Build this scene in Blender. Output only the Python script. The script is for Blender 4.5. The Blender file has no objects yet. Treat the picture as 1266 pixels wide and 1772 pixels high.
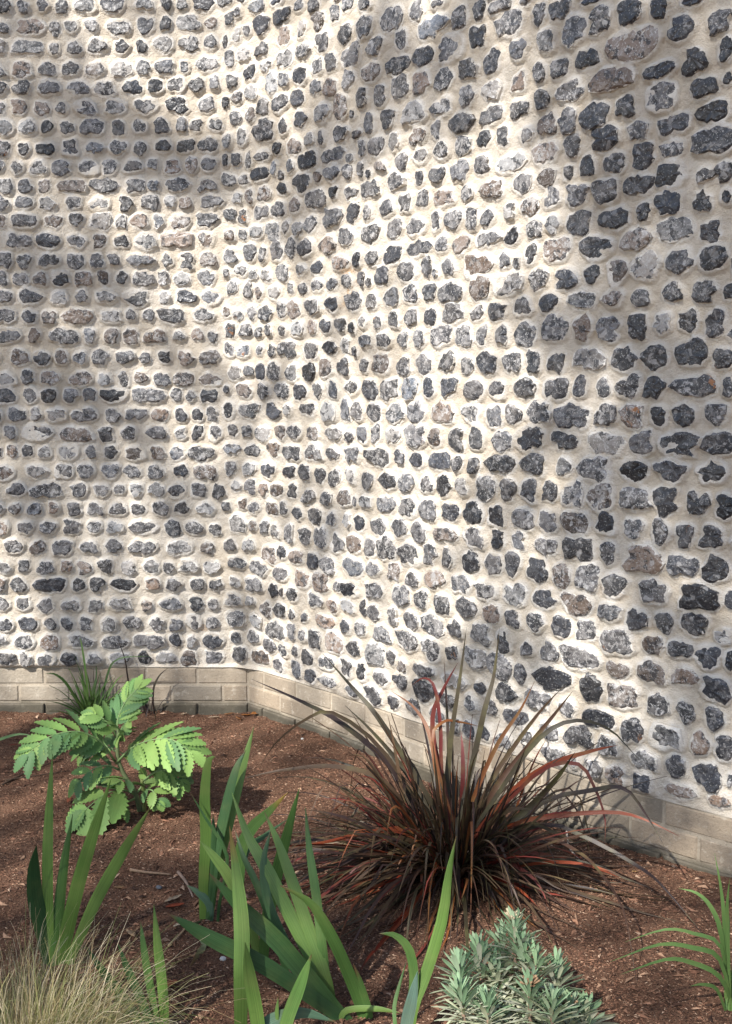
import bpy, math, random
import numpy as np
from mathutils import Vector, Matrix, noise as mnoise

R = math.radians
rng = random.Random(7)
nrng = np.random.default_rng(11)
scene = bpy.context.scene
COL = scene.collection

# ------------------------------------------------------------------ camera
F_PX, CX, CY = 1900.0, 633.0, 886.0          # photograph is 1266 x 1772 pixels
PITCH = math.atan(196.0 / F_PX)              # the eye-level line lies 196 px above the centre
EYE = Vector((0.0, 0.0, 1.37))
cam_d = bpy.data.cameras.new('camera')
cam_d.sensor_fit = 'HORIZONTAL'
cam_d.sensor_width = 36.0
cam_d.lens = 36.0 * F_PX / 1266.0
cam_d.clip_start, cam_d.clip_end = 0.05, 500.0
cam = bpy.data.objects.new('camera', cam_d)
COL.objects.link(cam)
cam.location = EYE
cam.rotation_euler = (math.pi / 2 - PITCH, 0, 0)
scene.camera = cam

# ------------------------------------------------------------------ light
SUN_TRAVEL = Vector((0.44, 0.60, -0.67)).normalized()      # from the upper left, over the photographer's shoulder
to_sun = -SUN_TRAVEL
SUN_ELEV = math.asin(to_sun.z)
SUN_AZ = math.atan2(to_sun.x, to_sun.y)
world = bpy.data.worlds.new('World')
scene.world = world
world.use_nodes = True
wn = world.node_tree
sky = wn.nodes.new('ShaderNodeTexSky')
sky.sky_type = 'NISHITA'
sky.sun_disc = False
sky.sun_elevation = SUN_ELEV
sky.sun_rotation = SUN_AZ
bg = wn.nodes['Background']
wn.links.new(sky.outputs[0], bg.inputs[0])
bg.inputs[1].default_value = 0.12
sun_d = bpy.data.lights.new('sun', 'SUN')
sun_d.energy = 4.6
sun_d.angle = R(0.7)
sun_d.color = (1.0, 0.955, 0.89)
sun = bpy.data.objects.new('sun', sun_d)
COL.objects.link(sun)
sun.rotation_euler = SUN_TRAVEL.to_track_quat('-Z', 'Y').to_euler()
sun.location = (-6, -6, 9)
vs = scene.view_settings
vs.view_transform = 'Standard'
vs.look = 'None'
vs.gamma = 1.0
vs.exposure = 0.76
vs.use_curve_mapping = False

# ------------------------------------------------------------------ pixel <-> place
SP, CP = math.sin(PITCH), math.cos(PITCH)
def ray(px, py):
    xc, yc = (px - CX) / F_PX, (CY - py) / F_PX
    return Vector((xc, CP + yc * SP, -SP + yc * CP))
def at_depth(px, py, Y):
    d = ray(px, py)
    return EYE + d * (Y / d.y)
def on_ground(px, py, z=0.0):
    d = ray(px, py)
    return EYE + d * ((z - EYE.z) / d.z)

# ------------------------------------------------------------------ materials
class NT:
    def __init__(s, name):
        s.m = bpy.data.materials.new(name)
        s.m.use_nodes = True
        s.t = s.m.node_tree
        s.b = s.t.nodes['Principled BSDF']
        s.out = s.t.nodes['Material Output']
    def n(s, kind, **kw):
        o = s.t.nodes.new(kind)
        for k, v in kw.items():
            setattr(o, k, v)
        return o
    def link(s, a, b):
        s.t.links.new(a, b)
    def put(s, sock, v):
        if hasattr(v, 'is_linked') or isinstance(v, bpy.types.NodeSocket):
            s.link(v, sock)
        else:
            sock.default_value = v
    def pos(s):
        return s.n('ShaderNodeNewGeometry').outputs['Position']
    def noise(s, scale, detail=3.0, rough=0.55, vec=None, dist=0.0, col=False):
        o = s.n('ShaderNodeTexNoise')
        o.inputs['Scale'].default_value = scale
        o.inputs['Detail'].default_value = detail
        o.inputs['Roughness'].default_value = rough
        o.inputs['Distortion'].default_value = dist
        s.link(vec if vec is not None else s.pos(), o.inputs['Vector'])
        return o.outputs['Color' if col else 'Fac']
    def voro(s, scale, feature='F1', vec=None, out='Distance'):
        o = s.n('ShaderNodeTexVoronoi', feature=feature)
        o.inputs['Scale'].default_value = scale
        s.link(vec if vec is not None else s.pos(), o.inputs['Vector'])
        return o.outputs[out]
    def ramp(s, f, lo, hi, a=0.0, b=1.0):
        o = s.n('ShaderNodeMapRange')
        o.interpolation_type = 'SMOOTHSTEP'
        s.link(f, o.inputs[0])
        for i, v in zip((1, 2, 3, 4), (lo, hi, a, b)):
            o.inputs[i].default_value = v
        return o.outputs[0]
    def mix(s, f, a, b, mode='MIX'):
        o = s.n('ShaderNodeMix', data_type='RGBA', blend_type=mode)
        s.put(o.inputs[0], f)
        for sock, v in ((o.inputs[6], a), (o.inputs[7], b)):
            if isinstance(v, tuple):
                sock.default_value = (*v, 1.0)
            else:
                s.link(v, sock)
        return o.outputs[2]
    def math(s, op, a, b=0.0):
        o = s.n('ShaderNodeMath', operation=op)
        s.put(o.inputs[0], a)
        s.put(o.inputs[1], b)
        return o.outputs[0]
    def attr(s, name, out='Color'):
        return s.n('ShaderNodeAttribute', attribute_name=name).outputs[out]
    def bump(s, h, strength, dist=0.01):
        o = s.n('ShaderNodeBump')
        o.inputs['Strength'].default_value = strength
        o.inputs['Distance'].default_value = dist
        s.link(h, o.inputs['Height'])
        s.link(o.outputs[0], s.b.inputs['Normal'])
    def base(s, c):
        if isinstance(c, tuple):
            s.b.inputs['Base Color'].default_value = (*c, 1)
        else:
            s.link(c, s.b.inputs['Base Color'])
    def rough(s, r, spec=0.4):
        s.put(s.b.inputs['Roughness'], r)
        s.b.inputs['Specular IOR Level'].default_value = spec

M = {}
def mat_flint():
    s = NT('flint')
    col = s.attr('col')
    mot = s.attr('col', 'Alpha')
    rim = s.attr('rim', 'Fac')
    cort = s.attr('cort', 'Fac')
    warp = s.mix(0.035, s.pos(), s.noise(30, 2, col=True), 'ADD')
    n1 = s.noise(24, 4, 0.6, warp, 0.6)
    c = s.mix(s.ramp(n1, 0.38, 0.66), col, s.mix(s.math('MULTIPLY', mot, 0.6), col, (0.36, 0.34, 0.325)))
    blob = s.ramp(s.voro(34, 'SMOOTH_F1', warp), 0.27, 0.23)
    gate = s.ramp(s.noise(13, 1), 0.47, 0.53)
    c = s.mix(s.math('MULTIPLY', s.math('MULTIPLY', blob, gate), s.ramp(mot, 0.0, 0.8, 0.35, 0.85)), c, (0.40, 0.39, 0.385))
    dark = s.ramp(s.noise(33, 3, 0.6), 0.53, 0.58)
    c = s.mix(s.math('MULTIPLY', dark, 0.8), c, (0.026, 0.027, 0.032))
    blot = s.ramp(s.noise(50, 3, 0.68, warp, 0.7), 0.55, 0.585)
    c = s.mix(s.math('MULTIPLY', blot, s.math('MULTIPLY', mot, 0.85)), c, (0.44, 0.425, 0.41))
    spk = s.ramp(s.noise(190, 2, 0.6), 0.62, 0.66)
    c = s.mix(s.math('MULTIPLY', spk, s.ramp(mot, 0.0, 1.0, 0.35, 0.85)), c, (0.60, 0.59, 0.57))
    edge = s.math('ADD', s.math('ADD', rim, s.math('MULTIPLY', s.math('SUBTRACT', s.noise(42, 4, 0.68), 0.5), 2.1)), cort)
    e = s.ramp(edge, 0.93, 0.99)
    chalk = s.mix(s.noise(70, 3), (0.56, 0.52, 0.46), (0.74, 0.715, 0.67))
    rust = s.ramp(s.noise(7, 2), 0.70, 0.76)
    c = s.mix(s.math('MULTIPLY', rust, s.ramp(s.noise(60, 2), 0.5, 0.58)), c, (0.30, 0.13, 0.05))
    c = s.mix(e, c, chalk)
    s.base(c)
    s.rough(s.math('ADD', s.math('MULTIPLY', e, 0.45), s.ramp(mot, 0.0, 0.7, 0.30, 0.5)), 0.5)
    h = s.math('ADD', s.math('MULTIPLY', n1, 0.7), s.math('ADD', s.math('MULTIPLY', s.noise(80, 3), 0.5), s.math('MULTIPLY', e, 0.25)))
    s.bump(h, 0.55, 0.012)
    return s.m
def mat_mortar():
    s = NT('lime_mortar')
    collar = s.attr('collar', 'Fac')
    n = s.noise(5, 4, 0.6)
    c = s.mix(s.ramp(n, 0.3, 0.7), (0.57, 0.505, 0.415), (0.68, 0.63, 0.555))
    c = s.mix(s.math('MULTIPLY', s.ramp(s.noise(40, 4, 0.7), 0.35, 0.75), 0.4), c, (0.50, 0.41, 0.30))
    c = s.mix(s.math('MULTIPLY', collar, s.ramp(s.noise(22, 3), 0.3, 0.62)), c, (0.72, 0.685, 0.63))
    grit = s.ramp(s.noise(210, 3, 0.75), 0.57, 0.66)
    c = s.mix(s.math('MULTIPLY', grit, 0.35), c, (0.33, 0.25, 0.17))
    rust = s.math('MULTIPLY', s.ramp(s.noise(3.1, 2), 0.68, 0.76), s.ramp(s.noise(30, 3), 0.52, 0.62))
    c = s.mix(s.math('MULTIPLY', rust, 0.6), c, (0.42, 0.24, 0.10))
    smear = s.math('MULTIPLY', s.ramp(s.noise(2.3, 4, 0.65), 0.5, 0.72), s.ramp(s.noise(17, 4, 0.7), 0.42, 0.62))
    c = s.mix(s.math('MULTIPLY', smear, 0.45), c, (0.42, 0.36, 0.28))
    s.base(c)
    s.rough(0.92, 0.2)
    h = s.math('ADD', s.math('MULTIPLY', s.noise(60, 4, 0.65), 1.0), s.math('MULTIPLY', s.noise(220, 3, 0.75), 0.6))
    s.bump(h, 0.75, 0.014)
    return s.m
def mat_brick():
    s = NT('buff_brick')
    col = s.attr('col')
    c = s.mix(s.math('MULTIPLY', s.ramp(s.noise(14, 4, 0.65), 0.35, 0.7), 0.55), col, (0.27, 0.225, 0.17))
    c = s.mix(s.math('MULTIPLY', s.ramp(s.noise(160, 3, 0.7), 0.58, 0.68), 0.5), c, (0.16, 0.13, 0.10))
    c = s.mix(s.math('MULTIPLY', s.ramp(s.noise(38, 4, 0.7), 0.56, 0.68), 0.5), c, (0.56, 0.50, 0.41))
    z = s.n('ShaderNodeSeparateXYZ')
    s.link(s.pos(), z.inputs[0])
    damp = s.ramp(s.math('ADD', z.outputs[2], s.math('MULTIPLY', s.noise(9, 3), 0.06)), 0.085, 0.045)
    c = s.mix(s.math('MULTIPLY', damp, 0.78), c, (0.055, 0.052, 0.038))     # soil splash and algae on the lowest course
    s.base(c)
    s.rough(0.9, 0.2)
    s.bump(s.math('ADD', s.noise(90, 4, 0.65), s.math('MULTIPLY', s.noise(400, 2), 0.4)), 0.5, 0.008)
    return s.m
def mat_soil():
    s = NT('soil')
    n = s.noise(6, 4, 0.6)
    c = s.mix(s.ramp(n, 0.3, 0.7), (0.088, 0.045, 0.028), (0.165, 0.090, 0.057))
    c = s.mix(s.ramp(s.noise(130, 4, 0.7), 0.45, 0.62), c, (0.185, 0.105, 0.066))
    c = s.mix(s.ramp(s.noise(260, 2, 0.7), 0.64, 0.70), c, (0.30, 0.21, 0.15))
    c = s.mix(s.ramp(s.noise(90, 3, 0.7), 0.60, 0.68), c, (0.028, 0.016, 0.011))
    s.base(c)
    s.rough(0.95, 0.15)
    s.bump(s.math('ADD', s.noise(120, 4, 0.7), s.math('MULTIPLY', s.noise(350, 2), 0.4)), 0.9, 0.012)
    return s.m
def mat_col(name, rough=0.8, spec=0.25, bump_scale=120, bstr=0.3, vary=0.35):
    s = NT(name)
    col = s.attr('col')
    c = s.mix(s.math('MULTIPLY', s.ramp(s.noise(90, 3), 0.3, 0.75), vary), col, s.mix(0.6, col, (0.01, 0.008, 0.006)))
    s.base(c)
    s.rough(rough, spec)
    s.bump(s.noise(bump_scale, 3), bstr, 0.004)
    return s.m
def mat_leaf(name, rough=0.42, spec=0.45, trans=0.35, streak=26.0, depth=0.35, tipcol=None):
    s = NT(name)
    col = s.attr('col')
    uv = s.n('ShaderNodeUVMap').outputs[0]
    mp = s.n('ShaderNodeMapping')
    mp.inputs['Scale'].default_value = (streak, 1.2, 1.0)
    s.link(uv, mp.inputs[0])
    loc = s.n('ShaderNodeObjectInfo')
    ofs = s.n('ShaderNodeVectorMath', operation='ADD')
    s.link(mp.outputs[0], ofs.inputs[0])
    s.link(loc.outputs['Random'], ofs.inputs[1])
    st = s.noise(1.0, 2, 0.5, ofs.outputs[0])
    c = s.mix(s.math('MULTIPLY', s.ramp(st, 0.35, 0.7), depth), col, s.mix(0.5, col, (0.0, 0.0, 0.0)))
    c = s.mix(s.math('MULTIPLY', s.ramp(s.noise(14, 3), 0.45, 0.75), 0.4), c, s.mix(0.5, c, (0.30, 0.30, 0.10)))
    s.base(c)
    s.rough(rough, spec)
    s.bump(st, 0.25, 0.002)
    tr = s.n('ShaderNodeBsdfTranslucent')
    s.link(s.mix(0.5, c, s.mix(1.0, c, (1.0, 1.0, 0.35), 'MULTIPLY')), tr.inputs['Color'])
    mx = s.n('ShaderNodeMixShader')
    mx.inputs[0].default_value = trans
    s.link(s.b.outputs[0], mx.inputs[1])
    s.link(tr.outputs[0], mx.inputs[2])
    s.link(mx.outputs[0], s.out.inputs[0])
    return s.m
M['flint'] = mat_flint()
M['mortar'] = mat_mortar()
M['brick'] = mat_brick()
M['soil'] = mat_soil()
M['chips'] = mat_col('bark_chip', 0.85, 0.2)
M['litter'] = mat_col('dry_leaf_litter', 0.8, 0.25)
M['stone'] = mat_col('chalk_pebble', 0.9, 0.2, 200, 0.5)
M['iris'] = mat_leaf('iris_leaf', 0.42, 0.45, 0.28, 34, 0.7)
M['flax'] = mat_leaf('flax_leaf', 0.42, 0.4, 0.20, 26, 0.55)
M['pinnate'] = mat_leaf('pinnate_leaf', 0.55, 0.3, 0.30, 14, 0.2)
M['spurge'] = mat_leaf('spurge_leaf', 0.6, 0.25, 0.2, 10, 0.15)
M['grass'] = mat_leaf('grass_blade', 0.5, 0.35, 0.3, 12, 0.2)
M['stem'] = mat_col('plant_stem', 0.6, 0.3)
M['bark'] = mat_col('tree_bark', 0.9, 0.2, 40, 0.6)
M['crown'] = mat_leaf('tree_leaf', 0.5, 0.3, 0.3, 8, 0.2)

# ------------------------------------------------------------------ mesh helpers
def new_mesh(name, verts, faces, mat, smooth=False, attrs=None, uvs=None):
    me = bpy.data.meshes.new(name)
    if isinstance(verts, np.ndarray):
        nv, nf, k = len(verts), len(faces), faces.shape[1]
        me.vertices.add(nv)
        me.vertices.foreach_set('co', verts.astype(np.float32).ravel())
        me.loops.add(nf * k)
        me.loops.foreach_set('vertex_index', faces.astype(np.int32).ravel())
        me.polygons.add(nf)
        me.polygons.foreach_set('loop_start', np.arange(0, nf * k, k, dtype=np.int32))
        me.polygons.foreach_set('loop_total', np.full(nf, k, dtype=np.int32))
        me.update(calc_edges=True)
    else:
        me.from_pydata([tuple(v) for v in verts], [], faces)
    if attrs:
        for an, av in attrs.items():
            av = np.asarray(av, dtype=np.float32)
            if av.ndim == 2:
                a = me.color_attributes.new(an, 'FLOAT_COLOR', 'POINT')
                if av.shape[1] == 3:
                    av = np.concatenate([av, np.ones((len(av), 1), np.float32)], 1)
                a.data.foreach_set('color', av.ravel())
            else:
                a = me.attributes.new(an, 'FLOAT', 'POINT')
                a.data.foreach_set('value', av)
    if uvs is not None:
        uvl = me.uv_layers.new(name='UVMap')
        li = np.empty(len(me.loops), np.int32)
        me.loops.foreach_get('vertex_index', li)
        uvl.data.foreach_set('uv', np.asarray(uvs, np.float32)[li].ravel())
    me.polygons.foreach_set('use_smooth', np.full(len(me.polygons), smooth, bool))
    me.materials.append(mat)
    me.update()
    return me
def add(name, me, parent=None, mw=None):
    o = bpy.data.objects.new(name, me)
    COL.objects.link(o)
    if parent is not None:
        o.parent = parent
    if mw is not None:
        o.matrix_local = mw
    return o
def thing(name, label, cat, loc=(0, 0, 0), group=None):
    o = bpy.data.objects.new(name, None)
    COL.objects.link(o)
    o.empty_display_size = 0.05
    o.location = loc
    tag(o, label, cat, group)
    return o
def tag(o, label, cat, group=None):
    o['label'] = label
    o['category'] = cat
    if group:
        o['group'] = group

class Bag:
    """collects several small shapes into one mesh"""
    def __init__(s):
        s.v, s.f, s.at, s.uv = [], [], {}, []
    def put(s, v, f, uv=None, **at):
        o = len(s.v)
        s.v.extend(v)
        s.f.extend([tuple(i + o for i in q) for q in f])
        for k, a in at.items():
            s.at.setdefault(k, []).extend(a)
        if uv is not None:
            s.uv.extend(uv)
    def mesh(s, name, mat, smooth=False):
        return new_mesh(name, s.v, s.f, mat, smooth, s.at, s.uv if s.uv else None)

def spline(pts, n):
    """Catmull-Rom through pts, n+1 samples"""
    P = [Vector(p) for p in pts]
    if len(P) == 2:
        return [P[0].lerp(P[1], i / n) for i in range(n + 1)]
    P = [P[0] * 2 - P[1]] + P + [P[-1] * 2 - P[-2]]
    segs = len(P) - 3
    out = []
    for i in range(n + 1):
        t = i / n * segs
        k = min(int(t), segs - 1)
        t -= k
        a, b, c, d = P[k:k + 4]
        out.append(0.5 * ((2 * b) + (c - a) * t + (2 * a - 5 * b + 4 * c - d) * t * t + (3 * b - 3 * c + d - a) * t ** 3))
    return out

def blade(pts, width, n=10, face=Vector((0, -1, 0.25)), fold=0.18, thick=0.0012, twist=0.0, turn=0.0,
          prof=None, c0=(0.1, 0.2, 0.05), c1=None, ctip=None, tipstart=0.86):
    """a leaf blade with a keel and real thickness: vertices, faces, uv, colours"""
    S = spline(pts, n)
    prof = prof or (lambda t: min(1.0, 0.55 + 1.6 * t) * max(0.0, 1 - max(0, (t - 0.45) / 0.55) ** 2.2))
    V, Fc, UV, C = [], [], [], []
    c1 = c1 or c0
    for i, p in enumerate(S):
        t = i / n
        tan = (S[min(i + 1, n)] - S[max(i - 1, 0)]).normalized()
        nrm = face - tan * face.dot(tan)
        if nrm.length < 1e-4:
            nrm = Vector((1, 0, 0)) - tan * tan.x
        nrm.normalize()
        nrm = Matrix.Rotation(turn + twist * t, 3, tan) @ nrm
        side = tan.cross(nrm).normalized()
        w = width * 0.5 * max(prof(t), 0.03)
        mid = p - nrm * (fold * w)
        V += [p - side * w, mid + nrm * thick, p + side * w, p + side * w, mid - nrm * thick, p - side * w]
        UV += [(0, t), (0.5, t), (1, t), (1, t), (0.5, t), (0, t)]
        c = [a + (b - a) * t for a, b in zip(c0, c1)]
        if ctip and t > tipstart:
            k = min(1, (t - tipstart) / max(1e-3, 1 - tipstart) * 1.4)
            c = [a + (b - a) * k for a, b in zip(c, ctip)]
        C += [(*c, 1)] * 6
    for i in range(n):
        a = i * 6
        for j in (0, 1, 3, 4):
            Fc.append((a + j, a + j + 1, a + j + 7, a + j + 6))
    return V, Fc, UV, C
def tube(pts, radii, sides=7, n=None, col=(0.1, 0.1, 0.05)):
    n = n or max(2, (len(pts) - 1) * 4)
    S = spline(pts, n)
    V, Fc, C = [], [], []
    for i, p in enumerate(S):
        t = i / n
        tan = (S[min(i + 1, n)] - S[max(i - 1, 0)]).normalized()
        a = tan.orthogonal().normalized() if i == 0 else (a - tan * a.dot(tan)).normalized()
        b = tan.cross(a)
        k = t * (len(radii) - 1)
        j = min(int(k), len(radii) - 2)
        r = radii[j] + (radii[j + 1] - radii[j]) * (k - j)
        for q in range(sides):
            g = 2 * math.pi * q / sides
            V.append(p + (a * math.cos(g) + b * math.sin(g)) * r)
            C.append((*col, 1))
    for i in range(n):
        for q in range(sides):
            Fc.append((i * sides + q, i * sides + (q + 1) % sides, (i + 1) * sides + (q + 1) % sides, (i + 1) * sides + q))
    Fc.append(tuple(range(sides))[::-1])
    Fc.append(tuple(n * sides + q for q in range(sides)))
    return V, Fc, C
def put_blade(name, parent, mat, origin, smooth=True, **kw):
    V, Fc, UV, C = blade(**kw)
    V = [v - origin for v in V]
    return add(name, new_mesh(name, V, Fc, M[mat], smooth, {'col': C}, UV), parent)

# ------------------------------------------------------------------ ground
def ground_z(x, y):
    return 0.022 * mnoise.noise(Vector((x * 1.7, y * 1.7, 0.3))) + 0.010 * mnoise.noise(Vector((x * 6, y * 6, 4.1)))
def gz(x, y):
    return ground_z(x, y) + max(0.0, min(0.03, 0.03 * (x - 0.3))) - 0.004 - 0.004 * max(0.0, min(1.0, (y - 4.1) / 0.5)) * max(0.0, min(1.0, (0.6 - x) / 0.6))
def grid_lines(lo, a, b, hi, fine, coarse):
    left = np.linspace(lo, a, coarse, endpoint=False)
    mid = np.arange(a, b, fine)
    right = np.linspace(b, hi, coarse)
    return np.concatenate([left, mid, right])
gx = grid_lines(-30, -2.4, 2.2, 30, 0.014, 14)
gy = grid_lines(-30, 1.7, 4.95, 30, 0.014, 14)
GX, GY = np.meshgrid(gx, gy)
GZ = np.zeros_like(GX)
for j in range(GX.shape[0]):
    for i in range(GX.shape[1]):
        x, y = GX[j, i], GY[j, i]
        z = gz(x, y)
        if -2.5 < x < 2.3 and 1.6 < y < 5.0:
            z += 0.009 * mnoise.noise(Vector((x * 17, y * 17, 1.7))) + 0.004 * mnoise.noise(Vector((x * 60, y * 60, 7.7)))
        GZ[j, i] = z
ny_, nx_ = GX.shape
idx = np.arange(ny_ * nx_).reshape(ny_, nx_)
gf = np.stack([idx[:-1, :-1], idx[:-1, 1:], idx[1:, 1:], idx[1:, :-1]], -1).reshape(-1, 4)
ground = add('ground', new_mesh('ground', np.stack([GX, GY, GZ], -1).reshape(-1, 3), gf, M['soil'], True))
ground['kind'] = 'structure'

# ------------------------------------------------------------------ the wall's line on the ground
CORNER = Vector((-0.52, 4.75))
PLAN = [(-3.4, 4.75), (-0.52, 4.75), (-0.150, 4.345), (0.14, 3.985), (0.41, 3.645), (0.65, 3.375), (0.83, 3.185), (1.01, 3.01), (1.25, 2.815), (1.62, 2.61), (2.3, 2.45)]
def resample(poly, step):
    P = [Vector(p) for p in poly]
    out, acc = [P[0]], 0.0
    for a, b in zip(P, P[1:]):
        L = (b - a).length
        k = max(1, int(round(L / step)))
        out += [a.lerp(b, (i + 1) / k) for i in range(k)]
    return out
def smooth_line(poly, step, width):
    P = np.array([tuple(p) for p in resample(poly, step)])
    k = max(1, int(width / step))
    ker = np.hanning(2 * k + 3)[1:-1]
    ker /= ker.sum()
    pad = len(ker) // 2
    out = P.copy()
    for c in range(2):
        q = np.concatenate([P[:1, c] + (np.arange(-pad, 0)) * (P[1, c] - P[0, c]), P[:, c], P[-1:, c] + np.arange(1, pad + 1) * (P[-1, c] - P[-2, c])])
        out[:, c] = np.convolve(q, ker, 'valid')
    return out
LINE = smooth_line(PLAN, 0.01, 0.20)           # softly rounded for the flintwork
SEG = np.linalg.norm(np.diff(LINE, axis=0), axis=1)
ARC = np.concatenate([[0], np.cumsum(SEG)])
TAN = np.gradient(LINE, axis=0)
TAN /= np.linalg.norm(TAN, axis=1)[:, None]
NRM = np.stack([TAN[:, 1], -TAN[:, 0]], 1)     # towards the garden
LINE2 = smooth_line(PLAN, 0.01, 0.62)          # higher up the bend is softer still
TAN2 = np.gradient(LINE2, axis=0)
TAN2 /= np.linalg.norm(TAN2, axis=1)[:, None]
NRM2 = np.stack([TAN2[:, 1], -TAN2[:, 0]], 1)
def soft(z):
    q = np.clip((z - 0.22) / 0.75, 0, 1)
    return q * q * (3 - 2 * q)
def wall_frame(u, z=0.2):
    k = float(soft(z))
    def at(A, c):
        return float(np.interp(u, ARC, A[:, c]))
    p = Vector((at(LINE, 0), at(LINE, 1))).lerp(Vector((at(LINE2, 0), at(LINE2, 1))), k)
    t = Vector((at(TAN, 0), at(TAN, 1))).lerp(Vector((at(TAN2, 0), at(TAN2, 1))), k)
    return p, t.normalized()
def wall_hit(px, py):
    """where the sight line through a pixel meets the wall: (u, z)"""
    d = ray(px, py)
    z = 0.2
    for _ in range(2):
        w = float(soft(z))
        L_ = LINE * (1 - w) + LINE2 * w
        cr = L_[:, 0] * d.y - L_[:, 1] * d.x
        k = np.where((cr[:-1] <= 0) & (cr[1:] > 0))[0]
        k = k[0] if len(k) else len(L_) - 2
        t = cr[k] / (cr[k] - cr[k + 1])
        y = L_[k, 1] + (L_[k + 1, 1] - L_[k, 1]) * t
        z = EYE.z + d.z / d.y * y
    return ARC[k] + SEG[k] * t, z
Z_PL = 0.193            # top of the brick plinth
Z_TOP = 3.34

# ------------------------------------------------------------------ flints: where they sit
# read off the photograph: centre x, centre y, width, height in an enlarged view (scale and origin given); a letter gives the tone
def read(txt, ox, oy, sc):
    out = []
    for tok in txt.split():
        tone = ''
        if tok[-1].isalpha():
            tone, tok = tok[-1], tok[:-1]
        a, b, w, h = (float(v) for v in tok.split(','))
        out.append((ox + a / sc, oy + b / sc, w / sc, h / sc, tone))
    return out
S_TOP = """20,15,50,40 190,35,60,75 265,12,50,30 340,65,50,80 405,40,40,70 480,22,80,50 570,8,50,25 615,50,50,85 685,40,75,80 795,8,90,30d 925,45,80,85d 1025,30,60,75d 1130,8,90,30d 1225,75,75,95d
110,68,75,80 20,95,65,75 245,95,115,75b 140,140,35,70 400,130,55,85d 510,85,95,90 305,170,90,90 55,163,60,60 545,170,65,70 640,145,60,75w 735,110,85,105 830,75,75,100 935,155,180,110p 1095,100,85,85d 1145,210,85,95d 1250,170,50,90d
125,228,80,65d 210,195,65,75d 368,238,60,75 448,208,55,85d 612,250,40,75 685,238,62,65 780,205,75,65d 1020,245,115,55d
40,250,65,60p 285,275,60,80 205,285,60,85p 135,300,55,80 70,328,40,75 10,335,30,70 363,330,55,75 452,310,80,70w 540,285,55,75p 720,315,105,75 865,275,145,80p 1175,300,85,65d 1255,270,30,50d
618,345,55,85 1025,335,110,95 280,365,75,55 180,390,90,75w 95,405,50,75 35,425,25,75 540,378,65,60 445,395,80,60 345,423,88,70 800,398,90,85d 905,368,70,75d 1210,385,115,75d
708,415,60,90 640,432,60,85p 565,462,60,55w 485,467,35,65 422,478,45,60d 258,450,35,65 190,468,65,55p 120,482,35,75w 58,503,60,60 10,510,25,60 945,450,65,75 1065,425,120,70d 830,475,95,80d
350,503,55,70 278,517,55,65 205,535,55,50w 140,555,40,60 70,572,38,45p 10,585,22,55 720,500,65,80 630,525,85,70p 520,560,105,65w 415,565,50,70 340,587,60,70 262,600,50,60 198,607,25,55d 125,620,75,60 38,648,60,55 960,535,75,105d 1060,515,85,50b 1205,485,145,90d
860,560,80,70d 770,572,50,75d 708,595,28,55d 635,607,70,65p 553,628,68,70 455,650,80,70p 370,663,45,60w 290,678,70,58p 213,680,48,75 153,700,40,65 88,710,45,60d 25,730,30,55 1060,598,100,80d 1180,600,75,60w 1245,590,60,80d 945,635,110,65d
830,655,80,85 735,668,80,80 650,675,50,75 575,712,62,65p 508,725,40,55w 435,745,40,65 383,748,38,80 318,755,58,60 258,757,30,80 190,775,65,60 120,785,50,70 40,800,75,70 1050,697,100,85d 1168,693,80,80d 1252,675,35,60d
965,725,50,65d 860,750,105,70d 742,765,85,90 655,770,50,65w 593,785,60,65 513,810,50,60d 435,820,90,50 345,838,60,60p 277,838,45,50 203,850,85,55d 112,872,70,60d 45,885,45,50 1070,785,130,85w 1195,795,75,75d
935,820,110,75p 800,848,115,75d 665,858,88,82p 578,872,40,70d 493,893,40,55 398,910,105,75p 302,915,40,60 232,915,28,70 163,930,68,65 77,945,50,60d 8,955,20,50 1205,885,95,85d 1090,895,105,85 970,910,95,105w
875,930,70,95p 788,940,52,65d 700,957,82,70d 605,955,68,80 505,975,100,70w 408,988,68,80p 312,1003,85,75 240,1003,42,65 175,1007,50,65 110,1020,48,65 45,1035,35,55 1260,1000,40,60d 1175,998,75,80d 1067,1000,90,70
955,1022,68,60 862,1025,78,60p 753,1028,100,65w 643,1040,62,65d 557,1050,55,60 470,1065,55,65 402,1072,42,55 325,1073,72,70 245,1088,38,60d 180,1090,38,60 120,1095,30,55 65,1105,25,50 12,1103,28,45
1210,1105,60,95d 1120,1100,65,80d 1030,1105,60,85w 945,1118,65,90d 847,1125,78,100 757,1125,60,95p 665,1122,85,90 565,1145,68,80 490,1150,48,70 422,1153,50,75 357,1150,55,75 285,1150,65,70 210,1162,38,60 155,1163,40,55 85,1165,50,45 22,1168,40,40"""
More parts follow.
